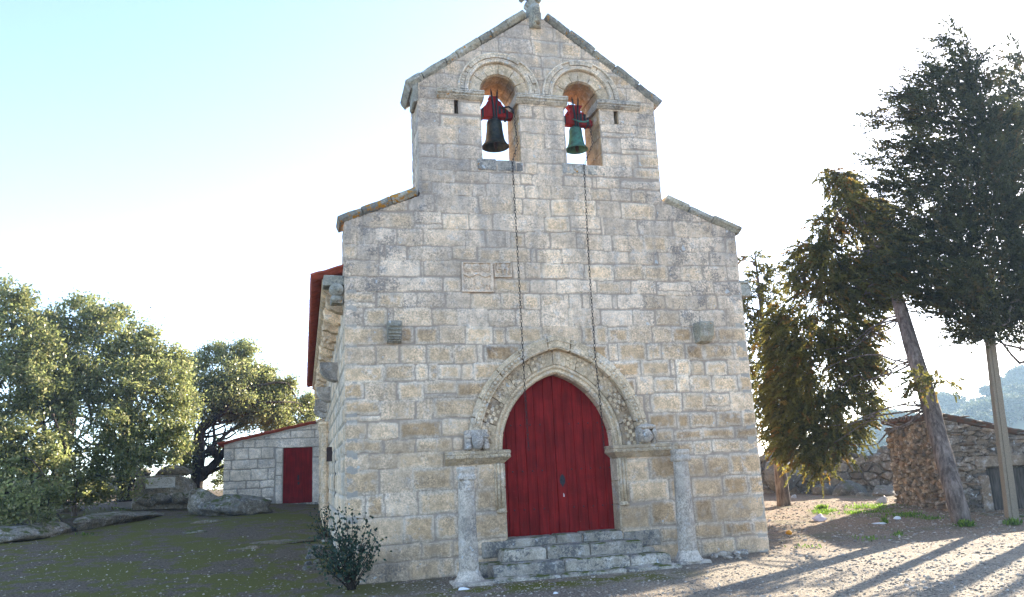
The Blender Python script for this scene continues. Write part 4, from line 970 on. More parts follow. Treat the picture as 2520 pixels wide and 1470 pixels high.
T_ = [(.04, .62, .13), (.165, .62, .02), (.22, .62, .12), (.375, .62, .10), (.10, .50, .02), (.175, .50, .085), (.30, .50, .125), (.20, .385, .11), (.09, .26, .125), (.24, .26, .03), (.30, .26, .12), (.70, .88, .14), (.665, .76, .03), (.73, .76, .05), (.81, .76, .07), (.615, .64, .05), (.70, .64, .09), (.83, .64, .10), (.56, .52, .065), (.655, .52, .15), (.845, .52, .13), (.635, .40, .015), (.68, .40, .055), (.77, .40, .12), (.64, .24, .13), (.81, .14, .12)]
for u, v, w in T_:
    n = max(1, int(w/.014)); 
    for i in range(n):
        x = xa_+(u+i*.0145)*W_; z = za_+(v-.03)*H_; h = .05*H_; k = random.randint(0, 3)
        b.box(x, x+.003, yp-.004, yp+.01, z, z+h)
        if k != 1: b.box(x, x+.009, yp-.0045, yp+.01, z+h-.004, z+h+.0005)
        if k > 1: b.box(x, x+.009, yp-.0048, yp+.01, z, z+.004)
        if k != 2: b.box(x+.007, x+.010, yp-.0042, yp+.01, z+.001, z+h)
b.build('lettering', M_LETTER, plq)
b = MB()
for u in (.03, .465, .535, .97):
    for v in (.08, .92): b.ball((xa_+u*W_, yp-.004, za_+v*H_), (.012, .01, .012))
b.build('bolt', M_IRON, plq)
for i, (px, py, s) in enumerate(((365, 1232, .45), (400, 1226, .38), (440, 1228, .4), (472, 1222, .45), (488, 1212, .3), (350, 1165, .55), (425, 1162, .6))):
    p = at(px, py, PY-.35 if i < 5 else PY+1.3)
    rock('rubble_stone', p, (s*1.1, s*.6, s*(.5 if i < 5 else .4)), 80+i, ('dark lichened rock under the left end of the plaque', 'squat grey rock under the middle of the plaque', 'pale cracked rock under the right end of the plaque', 'tumbled rock right of the plaque stone', 'small sunlit rock between plaque stone and oak trunk', 'dark rock behind the plaque beneath the leaves', 'dark hump of rock rising behind the plaque')[i], rz=i, n=4)
# little stones beside the bush and by the right foot of the wall
for i in range(16):
    px, py = random.uniform(752, 800), random.uniform(1330, 1412); p = on(px, py); s = random.uniform(.05, .14)
    rock('loose_stone', (p[0], p[1], p[2]+s*.2), (s, s*.8, s*.6), 100+i, 'small grey stone in the tumbled heap left of the rose bush', rz=i*1.3, n=3, cat='stone', group='stones heaped beside the rose bush')
for i in range(15):
    px, py = random.uniform(1733, 1822), random.uniform(1358, 1377)-.06*0; p = on(px, py); s = random.uniform(.035, .10)
    rock('loose_stone', (p[0], min(p[1], -.08), G(p[0], p[1])+s*.3), (s*1.3, s*.8, s*.6), 130+i, 'small grey stone in the heap at the foot of the wall right of the column', M_COLUMN, i*1.3, 3, 'stone', 'stones heaped at the right foot of the wall')

# ------------------------------------------------------------------ dry stone wall, hut, boulders on the right
A_, B_ = np.array([14.9, 14.2]), np.array([20.3, 11.2]); d = (B_-A_)/np.linalg.norm(B_-A_); nrm = np.array([d[1], -d[0]]); LW = float(np.linalg.norm(B_-A_))
if nrm[1] > 0: nrm = -nrm
dry = thing('dry_stone_wall', 'dry stone field wall of rough grey boulders behind the church', 'wall', (A_[0], A_[1], G(*A_)))
vf = voronoi_field(.42, .26, 3, .11, gap=.10, bulge=.05)
zb = G(*A_)-.35
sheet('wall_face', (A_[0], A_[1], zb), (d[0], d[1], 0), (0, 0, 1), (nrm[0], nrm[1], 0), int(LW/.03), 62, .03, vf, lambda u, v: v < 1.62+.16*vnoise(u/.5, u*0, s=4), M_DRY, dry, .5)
b = MB(); c0 = A_-nrm*.08; c1 = B_-nrm*.08; c2 = B_-nrm*.6; c3 = A_-nrm*.6
b.loft([[(q[0], q[1], z) for q in (c0, c1, c2, c3)] for z in (zb-.2, zb+1.45)], jt); b.build('wall_filling', M_DRY, dry)
for i in range(22):
    u = (i+.5)/22*LW+random.uniform(-.08, .08); p = A_+d*u-nrm*random.uniform(.1, .3); s = random.uniform(.13, .24)*(1.4 if i > 17 else 1)
    rock('cap_stone', (p[0], p[1], zb+1.62+.16*float(vnoise(u/.5, 0, s=4))+random.uniform(-.06, .06)), (s*1.35, s*.9, s*.75), 160+i, None, M_DRY, random.uniform(0, 3), 3, parent=dry)
for i, (px, py, Y, sx, sz, lb) in enumerate(((1925, 1165, 12.6, .75, .75, 'big round boulder against the wall beside the church corner'), (2030, 1208, 11.8, .55, .32, 'low shaded rock at the foot of the dry wall'), (2090, 1212, 11.3, .75, .40, 'broad weathered rock slab under the dry wall'), (2180, 1222, 10.2, .75, .42, 'rounded brown rock between wall and hut'), (2120, 1228, 10.4, .4, .24, 'small squared rock below the broad slab'), (2260, 1262, 6.2, .6, .42, 'pale rock at the hut corner left of the leaning trunk'), (2290, 1278, 5.0, .7, .16, 'flat pale slab in the ground before the hut'), (2430, 1283, 2.9, .75, .20, 'long flat slab right of the leaning trunk'), (2505, 1291, 2.2, .65, .24, 'flat weathered slab at the right edge beneath the pole'))):
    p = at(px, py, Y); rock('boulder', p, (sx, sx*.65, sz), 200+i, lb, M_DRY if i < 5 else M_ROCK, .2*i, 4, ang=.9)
# hut
HC = on(2350, 1262)[:2]; HB = on(2205, 1240)[:2]; dl_ = HB-HC; LL = float(np.linalg.norm(dl_)); dl_ = dl_/LL; dr_ = np.array([dl_[1], -dl_[0]])
hz = G(*HC)-.25
hut = thing('stone_hut', 'ruined rubble stone hut with a plank door and sagging clay tile roof', 'hut', (HC[0], HC[1], hz))
hv = voronoi_field(.26, .10, 9, .06, gap=.08, hues=(.1, 1.0), bulge=.05)
LR = 4.6; HT = 2.62
def htop(u): return HT-.27*u
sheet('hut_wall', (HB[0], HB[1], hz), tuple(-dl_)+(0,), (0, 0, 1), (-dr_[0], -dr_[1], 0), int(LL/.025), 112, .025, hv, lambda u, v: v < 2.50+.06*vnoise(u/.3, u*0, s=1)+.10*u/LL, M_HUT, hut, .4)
du0, du1, dz1 = .95, 2.05, 1.32
hv2 = voronoi_field(.36, .105, 19, .05, gap=.07, hues=(.1, .9), bulge=.05)
sheet('hut_wall', (HC[0], HC[1], hz), tuple(dr_)+(0,), (0, 0, 1), (-dl_[0], -dl_[1], 0), int(LR/.025), 112, .025, hv2, lambda u, v: (v < htop(u)+.03*vnoise(u/.2, u*0, s=2)) & ~((u > du0) & (u < du1) & (v < dz1+.26)), M_HUT, hut, .4)
def hp(u, w, z): q = HC+dr_*u+dl_*w; return (q[0], q[1], hz+z)
b = MB()
b.loft([[hp(.06, .06, z) for z in (-.2,)]+[hp(du0-.02, .06, -.2), hp(du0-.02, LL-.1, -.2), hp(.06, LL-.1, -.2)], [hp(.06, .06, htop(.06)-.1), hp(du0-.02, .06, htop(du0)-.1), hp(du0-.02, LL-.1, htop(du0)-.1), hp(.06, LL-.1, htop(.06)-.1)]], jt)
b.loft([[hp(du1+.02, .06, -.2), hp(LR, .06, -.2), hp(LR, LL-.1, -.2), hp(du1+.02, LL-.1, -.2)], [hp(du1+.02, .06, htop(du1)-.1), hp(LR, .06, htop(LR)-.1), hp(LR, LL-.1, htop(LR)-.1), hp(du1+.02, LL-.1, htop(du1)-.1)]], jt)
b.loft([[hp(du0-.02, .5, -.2), hp(du1+.02, .5, -.2), hp(du1+.02, LL-.1, -.2), hp(du0-.02, LL-.1, -.2)], [hp(du0-.02, .5, htop(du0)-.1), hp(du1+.02, .5, htop(du1)-.1), hp(du1+.02, LL-.1, htop(du1)-.1), hp(du0-.02, LL-.1, htop(du0)-.1)]], jt)
b.build('hut_core', M_HUT, hut)
def hbox(b, u0, u1, w0, w1, z0, z1, q): b.loft([[hp(u0, w0, z), hp(u1, w0, z), hp(u1, w1, z), hp(u0, w1, z)] for z in (z0, z1)], q)
b = MB(); hbox(b, du0-.25, du1+.2, -.05, .5, dz1, dz1+.27, (.6, .55, 0, 1)); b.build('lintel', M_HUT, hut, bev=.03)
b = MB(); hbox(b, du0-.22, du0+.04, -.03, .3, -.2, dz1-.2, (.7, .7, 0, 1)); b.build('door_jamb', M_HUT, hut, bev=.04)
b = MB(); hbox(b, du1-.02, du1+.2, -.03, .3, -.2, dz1, (.6, .6, 0, 1)); b.build('door_jamb', M_HUT, hut, bev=.04)
b = MB()
for i in range(7):
    u0 = du0+.03+i*.155; hbox(b, u0, u0+.147, .22+random.uniform(-.01, .01), .26, -.1+random.uniform(0, .05), dz1-.02-random.uniform(0, .06), None)
b.build('door', M_WOOD, hut)
ds = np.array([dr_[0], dr_[1], -.27]); ds /= np.linalg.norm(ds); nn = np.cross(ds, [dl_[0], dl_[1], 0]); nn = nn if nn[2] > 0 else -nn
o0 = np.array(hp(-.12, -.12, HT+.06))
tiles('roof', tuple(o0), (dl_[0], dl_[1], 0), tuple(ds), tuple(nn), LL+.1, LR+.1, .24, .05, M_OLDTILE, hut)
for i in range(34):                   # broken slates and tiles along the verge
    u = random.uniform(-.1, LR); p = hp(u, random.uniform(-.16, .05), htop(u)+random.uniform(.0, .14)); s = random.uniform(.08, .2)
    rock('roof_stone', p, (s, s*.7, s*.16), 240+i, None, M_HUT, random.uniform(0, 3), 2, parent=hut)
for i in range(16):
    w = random.uniform(0, LL); p = hp(random.uniform(-.1, .15), w, HT-.08-.1*w/LL+random.uniform(-.02, .1)); s = random.uniform(.08, .17)
    rock('roof_stone', p, (s, s*.7, s*.25), 280+i, None, M_HUT, random.uniform(0, 3), 2, parent=hut)

# ------------------------------------------------------------------ concrete pole
pp = on(2490, 1276)
pole = thing('concrete_pole', 'leaning grooved concrete utility pole before the stone hut', 'pole', tuple(pp))
b = MB(); lean = np.array([.058, .0, 1.])
rr = []
for s in np.linspace(0, 1, 14):
    h = 5.5*s; w, dd = .115-.03*s, .10-.03*s; c = pp+lean*h-np.array([0, 0, .2])
    prof = [(-w, -dd), (-w*.62, -dd), (-w*.55, -dd*.45), (-w*.0, -dd*.45), (.0*w, -dd), (w, -dd), (w, dd), (-w, dd)]
    prof = [(-w, -dd), (-w*.45, -dd*1.0), (-w*.40, -dd*.8), (-w*.30, -dd*.8), (-w*.25, -dd), (w, -dd), (w, dd), (-w, dd)]
    a = -.35; rr.append([tuple(c+np.array([x*math.cos(a)-y*math.sin(a), x*math.sin(a)+y*math.cos(a), 0])) for x, y in prof])
b.loft(rr, (.3, .5, 0, 1)); b.build('shaft', M_CONC, pole, bev=.01)

# ------------------------------------------------------------------ foliage
def unit(v): return v/(np.linalg.norm(v, axis=-1, keepdims=True)+1e-9)
def leafquads(P, A, L, Wd, flat=None):
    n = len(P); N_ = unit(rng.normal(size=(n, 3))+(0 if flat is None else np.array(flat)))
    A = unit(A); Bv = unit(np.cross(A, N_)); L = np.broadcast_to(L, n)[:, None]; Wd = np.broadcast_to(Wd, n)[:, None]
    V = np.stack([P-A*L*.5, P+Bv*Wd*.5-A*L*.05, P+A*L*.5, P-Bv*Wd*.5-A*L*.05], 1).reshape(-1, 3)
    return V, np.arange(4*n).reshape(-1, 4)
def blob_points(c, r, n, shell=2.4):
    d = unit(rng.normal(size=(n, 3))); return np.array(c)+d*(rng.uniform(0, 1, n)**(1/shell))[:, None]*np.array(r), d
def oak_foliage(blobs, per, nleaf, size, cr=.24, droop=.0):
    Vs, Ts = [], []
    for c, r in blobs:
        k = max(5, int(per*r[0]*r[2])); C, d = blob_points(c, r, k)
        keep = fbm(C[:, 0]*1.1, C[:, 1]*1.1, C[:, 2]*1.1, s=31, o=2) > -.2; C = C[keep]; k = len(C)
        if not k: continue
        rr = cr*rng.uniform(.5, 1.5, k)
        P = np.repeat(C, nleaf, 0)+rng.normal(size=(k*nleaf, 3))*np.repeat(rr, nleaf)[:, None]*np.array([.62, .62, .5]); A = rng.normal(size=P.shape); A[:, 2] -= droop
        V, _ = leafquads(P, A, size*rng.uniform(.45, 1.5, len(P)), size*.55*rng.uniform(.7, 1.2, len(P)), (0, 0, .5))
        t1 = np.repeat(np.clip(rng.normal(.45, .22, k), 0, 1), nleaf*4); t2 = np.repeat(rng.uniform(0, 1, k*nleaf), 4); t3 = np.repeat(rng.uniform(0, 1, k), nleaf*4)*.6+np.repeat(rng.uniform(0, .4, k*nleaf), 4)
        Vs.append(V); Ts.append(np.stack([t1, t2*.93, t3, t1*0+1], 1))
    V = np.concatenate(Vs); return V, np.arange(len(V)).reshape(-1, 4), np.concatenate(Ts)
def cyp_foliage(blobs, ax, per, nl, slen, lsize, droop, up=0., thr=-.3, fs=1.5):
    Vs, Ts = [], []
    for c, r in blobs:
        k = max(6, int(per*r[0]*r[2])); C, d = blob_points(c, r, k, 2.2); kp = fbm(C[:, 0]*fs, C[:, 1]*fs, C[:, 2]*fs*.7, s=77, o=2) > thr; C, d = C[kp], d[kp]; k = len(C)
        if not k: continue
        out = unit(np.stack([C[:, 0]-ax[0], C[:, 1]-ax[1], np.zeros(k)], 1)*.8+rng.normal(size=(k, 3))*.45+d*.7)
        out[:, 2] += up; out = unit(out); sl = slen*rng.uniform(.6, 1.4, k)
        s = np.tile(np.linspace(0, 1, nl), k); i = np.repeat(np.arange(k), nl); s = s+rng.uniform(-.03, .03, len(s))
        P = C[i]+out[i]*(s*sl[i])[:, None]; P[:, 2] -= droop*(s*sl[i])**1.3
        A = out[i]*1.+rng.normal(size=(len(i), 3))*.55; A[:, 2] -= droop*.9*s
        side = unit(rng.normal(size=(len(i), 3))); P += side*(.24*slen*(1.15-s)*rng.uniform(0, 1.3, len(s)))[:, None]
        V, _ = leafquads(P, A, lsize*rng.uniform(.6, 1.4, len(i)), lsize*.46*rng.uniform(.7, 1.3, len(i)))
        t1 = np.clip(rng.normal(.4, .25, k), 0, 1)[i]; t2 = np.clip(rng.normal(.42, .25, k), 0, 1)[i]; t3 = np.clip(rng.normal(.5, .25, k)[i]+rng.uniform(-.15, .15, len(i)), 0, 1)
        Vs.append(V); Ts.append(np.repeat(np.stack([t1, t2, t3, t1*0+1], 1), 4, 0))
    V = np.concatenate(Vs); return V, np.arange(len(V)).reshape(-1, 4), np.concatenate(Ts)
def pb_(lst, dep=.8):                # crown blobs: pixel centre, pixel radii, depth plane
    out = []
    for px, py, rx, ry, Y in lst:
        c = at(px, py, Y); k = mpx(c); out.append((c, (rx*k, max(rx, ry)*k*dep, ry*k)))
    return out
def limb(b, p0, p1, r0, r1, wob=.12, n=9, seed=0, sag=0.):
    p0, p1 = np.array(p0, float), np.array(p1, float); L = np.linalg.norm(p1-p0); P = []
    for i in range(n+1):
        s = i/n; w = wob*L*math.sin(s*math.pi)
        P.append(p0+(p1-p0)*s+np.array([vnoise(s*2.5, seed, 0, s=1), vnoise(s*2.5, seed, 5, s=2), vnoise(s*2.5, seed, 9, s=3)])*w+np.array([0, 0, sag*math.sin(s*math.pi)*L]))
    b.tube(P, [r0+(r1-r0)*(i/n)**.8 for i in range(n+1)], 8)
def trunk_tube(b, P, R, seg=14, seed=0, rough=.06, sub=6):
    P = np.array(P, float); t = np.linspace(0, len(P)-1, (len(P)-1)*sub+1); Q = np.stack([np.interp(t, range(len(P)), P[:, k]) for k in range(3)], 1); r = np.interp(t, range(len(P)), R)
    Q[1:-1] = (Q[:-2]+Q[1:-1]*2+Q[2:])/4
    rr = []
    for i, p in enumerate(Q):
        dd = unit(Q[min(i+1, len(Q)-1)]-Q[max(i-1, 0)]); a = unit(np.cross(dd, [.1, 1, .05])); c = np.cross(dd, a)
        rr.append([p+(a*math.cos(f)+c*math.sin(f))*r[i]*(1+rough*float(fbm(math.cos(f)*2+seed, math.sin(f)*2, i*.35, s=seed, o=3))*2) for f in np.linspace(0, 2*math.pi, seg+1)[:-1]])
    b.loft(rr, (.4, .5, 0, 1))
def tree(name, label, cat, base, trunkP, trunkR, limbs, fol, mleaf, mbark, group=None, seed=0):
    t = thing(name, label, cat, tuple(base), group)
    b = MB(); trunk_tube(b, trunkP, trunkR, seed=seed); b.build('trunk', mbark, t, smooth=True)
    if limbs:
        b = MB()
        for i, (p0, p1, r0, r1) in enumerate(limbs): limb(b, p0, p1, r0, r1, .22, seed=seed+i*1.7)
        b.build('branches', mbark, t, smooth=True)
    V, F, T = fol; mk('foliage', V, F, mleaf, t, T); return t
GO = 'holm oaks on the slope left of the church'
def oak(label, base, tr, rr, bl, dep=.85, per=120, nl=40, size=.12, seed=0, cr=.22, limbs=True, droop=.2):
    B_ = pb_(bl, dep); top = np.array(tr[-1]); L = []
    for i, (c, r) in enumerate(B_):
        k = i % max(1, len(tr)-1)+1; L.append((tr[min(k, len(tr)-1)], c, .045+.02*(i % 3), .01))
        for j in range(1): L.append((c, c+unit(rng.normal(size=3))*np.array(r)*.85, .03, .006))
    return tree('holm_oak', label, 'tree', base, tr, rr, L if limbs else None, oak_foliage(B_, per, nl, size, cr, droop), L_OAK, M_OAKBARK, GO, seed)
bA = np.array(on(60, 1285)); bA[1] += 3.2; bA[2] = G(bA[0], bA[1])
oak('tall pale green holm oak cut by the left edge of the photo', bA, [bA-[0, 0, .3], bA+[0, 0, 1.5], bA+[.2, .1, 3], bA+[.1, .2, 5]], [.3, .24, .2, .1],
    [(30, 755, 60, 75, 13.6), (-50, 860, 110, 120, 13.5), (70, 860, 75, 80, 13.3), (10, 980, 110, 90, 12.8), (95, 960, 70, 80, 13), (60, 1080, 90, 70, 12), (-30, 1110, 80, 90, 12), (100, 1150, 80, 50, 11.6), (20, 1190, 70, 60, 11.4), (90, 1215, 40, 50, 11), (30, 1245, 40, 35, 11), (110, 1250, 22, 28, 11), (10, 1215, 70, 35, 9.8), (70, 1240, 40, 30, 9.6), (112, 1272, 14, 18, 9.5), (40, 1265, 30, 18, 9.6), (-10, 1255, 30, 22, 9.4), (140, 1215, 30, 26, 10.4), (115, 900, 60, 60, 13.9), (120, 800, 40, 40, 14.4), (130, 1010, 60, 60, 13.2)], seed=1)
bB = np.array(on(260, 1250)); bB[1] += 3; bB[2] = G(bB[0], bB[1])
oak('broad holm oak with branches sweeping down over the plaque', bB, [bB-[0, 0, .3], bB+[.1, 0, 1.5], bB+[-.1, 0, 3], bB+[.1, .2, 5]], [.32, .26, .2, .1],
    [(200, 770, 65, 50, 15.4), (130, 830, 75, 65, 15.2), (250, 820, 75, 65, 15.2), (330, 870, 70, 60, 15.6), (390, 860, 40, 45, 16), (200, 920, 100, 80, 14.6), (310, 960, 90, 80, 14.6), (410, 950, 55, 65, 15.2), (440, 1010, 45, 60, 15.2), (150, 1020, 90, 80, 14), (270, 1050, 95, 60, 14), (390, 1060, 70, 55, 14.6), (445, 1075, 32, 45, 15), (190, 1120, 70, 50, 13.4), (310, 1120, 65, 45, 13.6), (380, 1120, 50, 35, 14.2), (430, 1120, 25, 30, 14.6), (240, 1170, 60, 40, 13.2), (330, 1165, 35, 30, 13.6), (170, 1190, 40, 30, 12.6), (300, 1185, 25, 20, 13), (240, 1212, 60, 26, 15), (330, 1205, 35, 24, 15.6), (150, 1215, 60, 28, 14.4), (60, 1220, 80, 30, 14), (200, 1190, 50, 30, 14), (420, 885, 35, 40, 16.2), (448, 920, 30, 45, 16.8), (465, 1000, 25, 50, 16.5), (350, 820, 45, 30, 16), (290, 780, 40, 30, 15.8)], seed=2)
for px, py, tx_, ty_, lb in ((185, 1268, 160, 1165, 'thin pale oak sapling trunk rising from the long outcrop'), (218, 1243, 226, 1165, 'slender dark oak sapling behind the outcrop')):
    p = np.array(on(px, py)); q = at(tx_, ty_, p[1]); 
    tree('oak_sapling', lb, 'tree', p, [p-[0, 0, .2], p*.5+q*.5+[.06, 0, 0], q, q+(q-p)*.6], [.10, .085, .075, .03], None, oak_foliage([(q+(q-p)*.3, (.6, .6, .45))], 30, 30, .08), L_OAK, M_BARK, 'young oak stems by the outcrop', 5)
YC = 21.5
cb = at(482, 1200, YC); cb[2] = min(cb[2], G(cb[0], cb[1]))
tp = [cb-np.array([0, 0, .4]), at(482, 1195, YC), at(490, 1130, YC), at(489, 1075, YC), at(500, 1048, YC), at(528, 1030, YC-.1), at(556, 1005, YC-.2), at(590, 960, YC)]
tC = oak('darker holm oak with a crooked forked trunk beside the annex', cb, tp, [.34, .26, .24, .21, .19, .17, .14, .08],
    [(530, 870, 45, 28, 22.5), (590, 885, 35, 30, 22.8), (495, 905, 45, 40, 22), (560, 920, 60, 40, 22), (620, 930, 40, 40, 23), (470, 960, 40, 50, 21.5), (530, 970, 55, 45, 21.5), (600, 980, 60, 45, 22), (650, 950, 35, 45, 23.4), (680, 990, 40, 40, 23.4), (640, 1020, 60, 35, 22.5), (720, 1020, 35, 40, 23.6), (690, 1040, 50, 28, 23), (755, 1000, 20, 30, 24.5), (735, 1045, 35, 22, 24), (590, 1050, 30, 25, 22), (540, 1110, 22, 28, 22.5), (545, 1170, 22, 28, 22.5), (460, 1110, 25, 30, 21), (450, 1150, 20, 25, 21), (500, 1025, 20, 16, 21.2), (560, 960, 60, 50, 22.5), (620, 985, 60, 50, 23.2), (660, 1000, 55, 45, 23), (560, 1010, 45, 28, 21.8), (705, 975, 35, 40, 23.8), (765, 1030, 18, 24, 24.4), (600, 860, 40, 20, 22.6), (455, 1000, 35, 50, 21.3), (700, 955, 40, 32, 23.6), (745, 985, 26, 32, 24.4), (768, 1005, 16, 30, 25), (650, 925, 40, 30, 23.2), (730, 1055, 40, 18, 23.8), (680, 1065, 45, 14, 23)], dep=.95, per=150, nl=40, size=.12, cr=.24, seed=3)
b = MB(); f0 = at(484, 1165, YC); trunk_tube(b, [f0, at(515, 1155, YC-.1), at(538, 1130, YC-.1), at(558, 1105, YC-.05), at(580, 1090, YC)], [.2, .17, .15, .13, .08], seed=4); limb(b, at(538, 1128, YC-.1), at(522, 1112, YC-.2), .12, .13, .05)
b.ball(at(520, 1108, YC-.2), (.22, .2, .17), None, 12, 8); b.build('forked_branch', M_OAKBARK, tC, smooth=True)
# right hand conifers
tb = np.array(on(2368, 1290)); YT = float(tb[1])
tp = [tb-[0, 0, .2], tb]+[at(x, y, YT+.36*i) for i, (x, y) in enumerate(((2348, 1215), (2322, 1120), (2290, 1000), (2252, 880), (2222, 780), (2198, 695), (2160, 600), (2100, 500), (2062, 425)))]
tr = [.225, .20, .20, .20, .195, .18, .165, .13, .05, .025, .01]
bE = [(2060, 450, 30, 32, 2.6), (2075, 505, 45, 35, 2.6), (2040, 560, 45, 40, 2.8), (2110, 570, 45, 45, 2.4), (1990, 620, 45, 32, 3.0), (2060, 640, 70, 50, 2.6), (2140, 640, 60, 55, 2.2), (1958, 680, 32, 38, 3.2), (2030, 720, 80, 55, 2.8), (2120, 720, 70, 50, 2.3), (1935, 780, 45, 45, 3.3), (1985, 820, 60, 65, 3.0), (2060, 800, 70, 60, 2.7), (2130, 790, 40, 50, 2.3), (1905, 840, 26, 55, 3.5), (1940, 910, 45, 70, 3.2), (2010, 920, 60, 70, 2.9), (2080, 880, 60, 65, 2.6), (2120, 900, 35, 60, 2.4), (1905, 980, 24, 70, 3.5), (1960, 1020, 45, 60, 3.2), (2030, 1020, 55, 60, 2.9), (2090, 990, 45, 50, 2.6), (2130, 985, 25, 30, 2.5), (2090, 1050, 45, 35, 2.7), (1930, 1080, 26, 45, 3.3), (1990, 1090, 45, 45, 3.0), (2050, 1095, 40, 32, 2.8), (1960, 1140, 12, 30, 3.2), (2015, 1145, 26, 24, 3.0), (2150, 520, 30, 35, 2.2), (2175, 590, 35, 40, 2.0), (2195, 650, 30, 35, 1.9), (2160, 710, 40, 40, 2.0), (2030, 430, 14, 16, 2.7), (2090, 440, 16, 20, 2.5), (2180, 620, 30, 35, 1.2), (2205, 680, 24, 28, 1.0), (2150, 560, 28, 30, 1.3), (2110, 500, 25, 28, 1.5), (2080, 460, 22, 24, 1.8)]
BE = pb_([(x, y, rx, ry, Y+2.0) for x, y, rx, ry, Y in bE], 1.1); LE = []
for i, (c, r) in enumerate(BE):
    k = min(range(2, len(tp)), key=lambda j: abs(tp[j][2]-(c[2]+.9))); LE.append((tp[k], tp[k]*.3+c*.7+[0, 0, .1], .03, .008))
le = tree('leaning_cypress', 'leaning cypress with a bare grey trunk and drooping golden green branches', 'tree', tb, tp, tr, LE, cyp_foliage(BE, (tb[0]-1.0, tb[1]+2.6), 850, 30, .30, .085, .9, 0, -.19, 1.6), L_CYP2, M_BARK, None, 7)
BS = pb_([(2262, 935, 26, 32, YT), (2300, 930, 34, 14, YT), (2335, 940, 18, 8, YT)], 1.)
V, F, T = cyp_foliage(BS, (tb[0], tb[1]), 600, 28, .28, .08, .7); mk('side_spray', V, F, L_CYP2, le, T)
b = MB(); limb(b, at(2280, 950, YT), at(2330, 935, YT), .03, .008); limb(b, at(2275, 905, YT), at(2255, 950, YT), .025, .008); b.build('twig', M_BARK, le)
bD = [(2348, 95, 18, 32, 3), (2340, 150, 42, 40, 3), (2385, 165, 30, 40, 2.6), (2300, 205, 45, 32, 3.2), (2365, 220, 60, 50, 2.8), (2240, 235, 45, 16, 3.4), (2425, 240, 50, 50, 2.5), (2290, 275, 75, 42, 3.2), (2200, 290, 55, 18, 3.6), (2370, 310, 80, 55, 2.8), (2450, 320, 60, 60, 2.4), (2180, 385, 52, 22, 3.6), (2270, 370, 75, 48, 3.2), (2360, 410, 90, 60, 2.8), (2450, 420, 80, 65, 2.4), (2240, 450, 70, 42, 3.3), (2330, 500, 95, 60, 2.8), (2430, 520, 95, 70, 2.4), (2500, 500, 50, 80, 2.2), (2235, 545, 65, 50, 3.2), (2320, 600, 100, 65, 2.8), (2420, 620, 100, 70, 2.4), (2500, 640, 60, 80, 2.2), (2240, 640, 60, 55, 3.1), (2300, 700, 90, 60, 2.8), (2400, 720, 100, 60, 2.4), (2490, 740, 60, 60, 2.2), (2320, 760, 50, 40, 2.8), (2420, 790, 80, 42, 2.4), (2500, 800, 45, 40, 2.2), (2390, 825, 40, 22, 2.4), (2420, 790, 40, 30, 1.5), (2410, 735, 50, 40, 1.4), (2440, 830, 28, 22, 1.6), (2390, 690, 50, 40, 1.4), (2560, 600, 60, 120, 2.2), (2560, 760, 50, 80, 2.2)]
BD = pb_([(x, y, rx, ry, Y-.3 if Y > 1.7 else Y-.2) for x, y, rx, ry, Y in bD], 1.0); tx0 = at(2348, 60, 2.7); db = np.array([17.5, 2.1, 0]); db[2] = G(db[0], db[1])-.2
tpD = [db, db*.8+tx0*.2+[.15, 0, 0], db*.5+tx0*.5, tx0*.8+db*.2, tx0-[0, 0, .6]]
LD = [(db+(tx0-db)*min(.93, max(.3, (c[2]-.3)/tx0[2])), c, .055, .012) for c, r in BD]
tree('tall_cypress', 'tall dark bluish green cypress towering at the right of the photo', 'tree', db, tpD, [.24, .20, .15, .08, .02], LD, cyp_foliage(BD, ((db[0]+tx0[0])/2, 2.5), 480, 28, .46, .09, .10, .30, -.22, 1.5), L_CYP, M_BARK, None, 8)
bG = [(2500, 130, 14, 30, 5.5), (2495, 185, 30, 40, 5.5), (2510, 250, 42, 45, 5.4), (2480, 300, 40, 45, 5.6), (2530, 330, 60, 60, 5.2), (2490, 400, 60, 70, 5.6), (2560, 430, 70, 90, 5.2), (2520, 540, 80, 90, 5.4), (2600, 600, 80, 120, 5.2), (2540, 680, 80, 80, 5.4)]
BG = pb_([(x, y, rx, ry, Y) for x, y, rx, ry, Y in bG if y < 450], 1.); gx0 = at(2505, 95, 5.5); gb = np.array([gx0[0]+1., 5.0, 0]); gb[2] = G(gb[0], gb[1])-.2
tree('tall_cypress', 'second dark cypress with a thin pointed top cut by the right edge', 'tree', gb, [gb, gb*.5+gx0*.5, gx0-[0, 0, .4]], [.13, .10, .02], [(gb+(gx0-gb)*min(.95, c[2]/gx0[2]), c, .05, .012) for c, r in BG], cyp_foliage(BG, (gx0[0]+.4, 5.2), 300, 26, .42, .105, .10, .28), L_CYP, M_BARK, None, 9)
bF = [(1858, 640, 14, 16, 8.5), (1868, 680, 30, 22, 8.5), (1832, 640, 12, 6, 8.3), (1905, 660, 22, 14, 8.7), (1850, 730, 35, 32, 8.4), (1900, 720, 35, 28, 8.7), (1850, 800, 32, 40, 8.3), (1895, 800, 30, 40, 8.6), (1860, 880, 28, 45, 8.3), (1880, 960, 34, 50, 8.5), (1870, 1050, 20, 40, 8.4), (1920, 1060, 40, 40, 8.6), (1800, 760, 40, 60, 8.3), (1810, 900, 40, 80, 8.3), (1960, 960, 40, 60, 8.6)]
BF_ = pb_(bF, 1.); fb = np.array([BF_[4][0][0]+.3, 8.4, 0]); fb[2] = G(fb[0], fb[1])-.2; ft = at(1858, 625, 8.5)
tree('cypress', 'rusty tinged cypress half hidden behind the right church corner', 'tree', fb, [fb, fb*.5+ft*.5, ft], [.2, .12, .02], [(fb+(ft-fb)*min(.95, max(.2, c[2]/ft[2])), c, .04, .01) for c, r in BF_], cyp_foliage(BF_, (fb[0], 8.4), 360, 26, .34, .10, .5, .1), L_CYP2, M_BARK, None, 10)

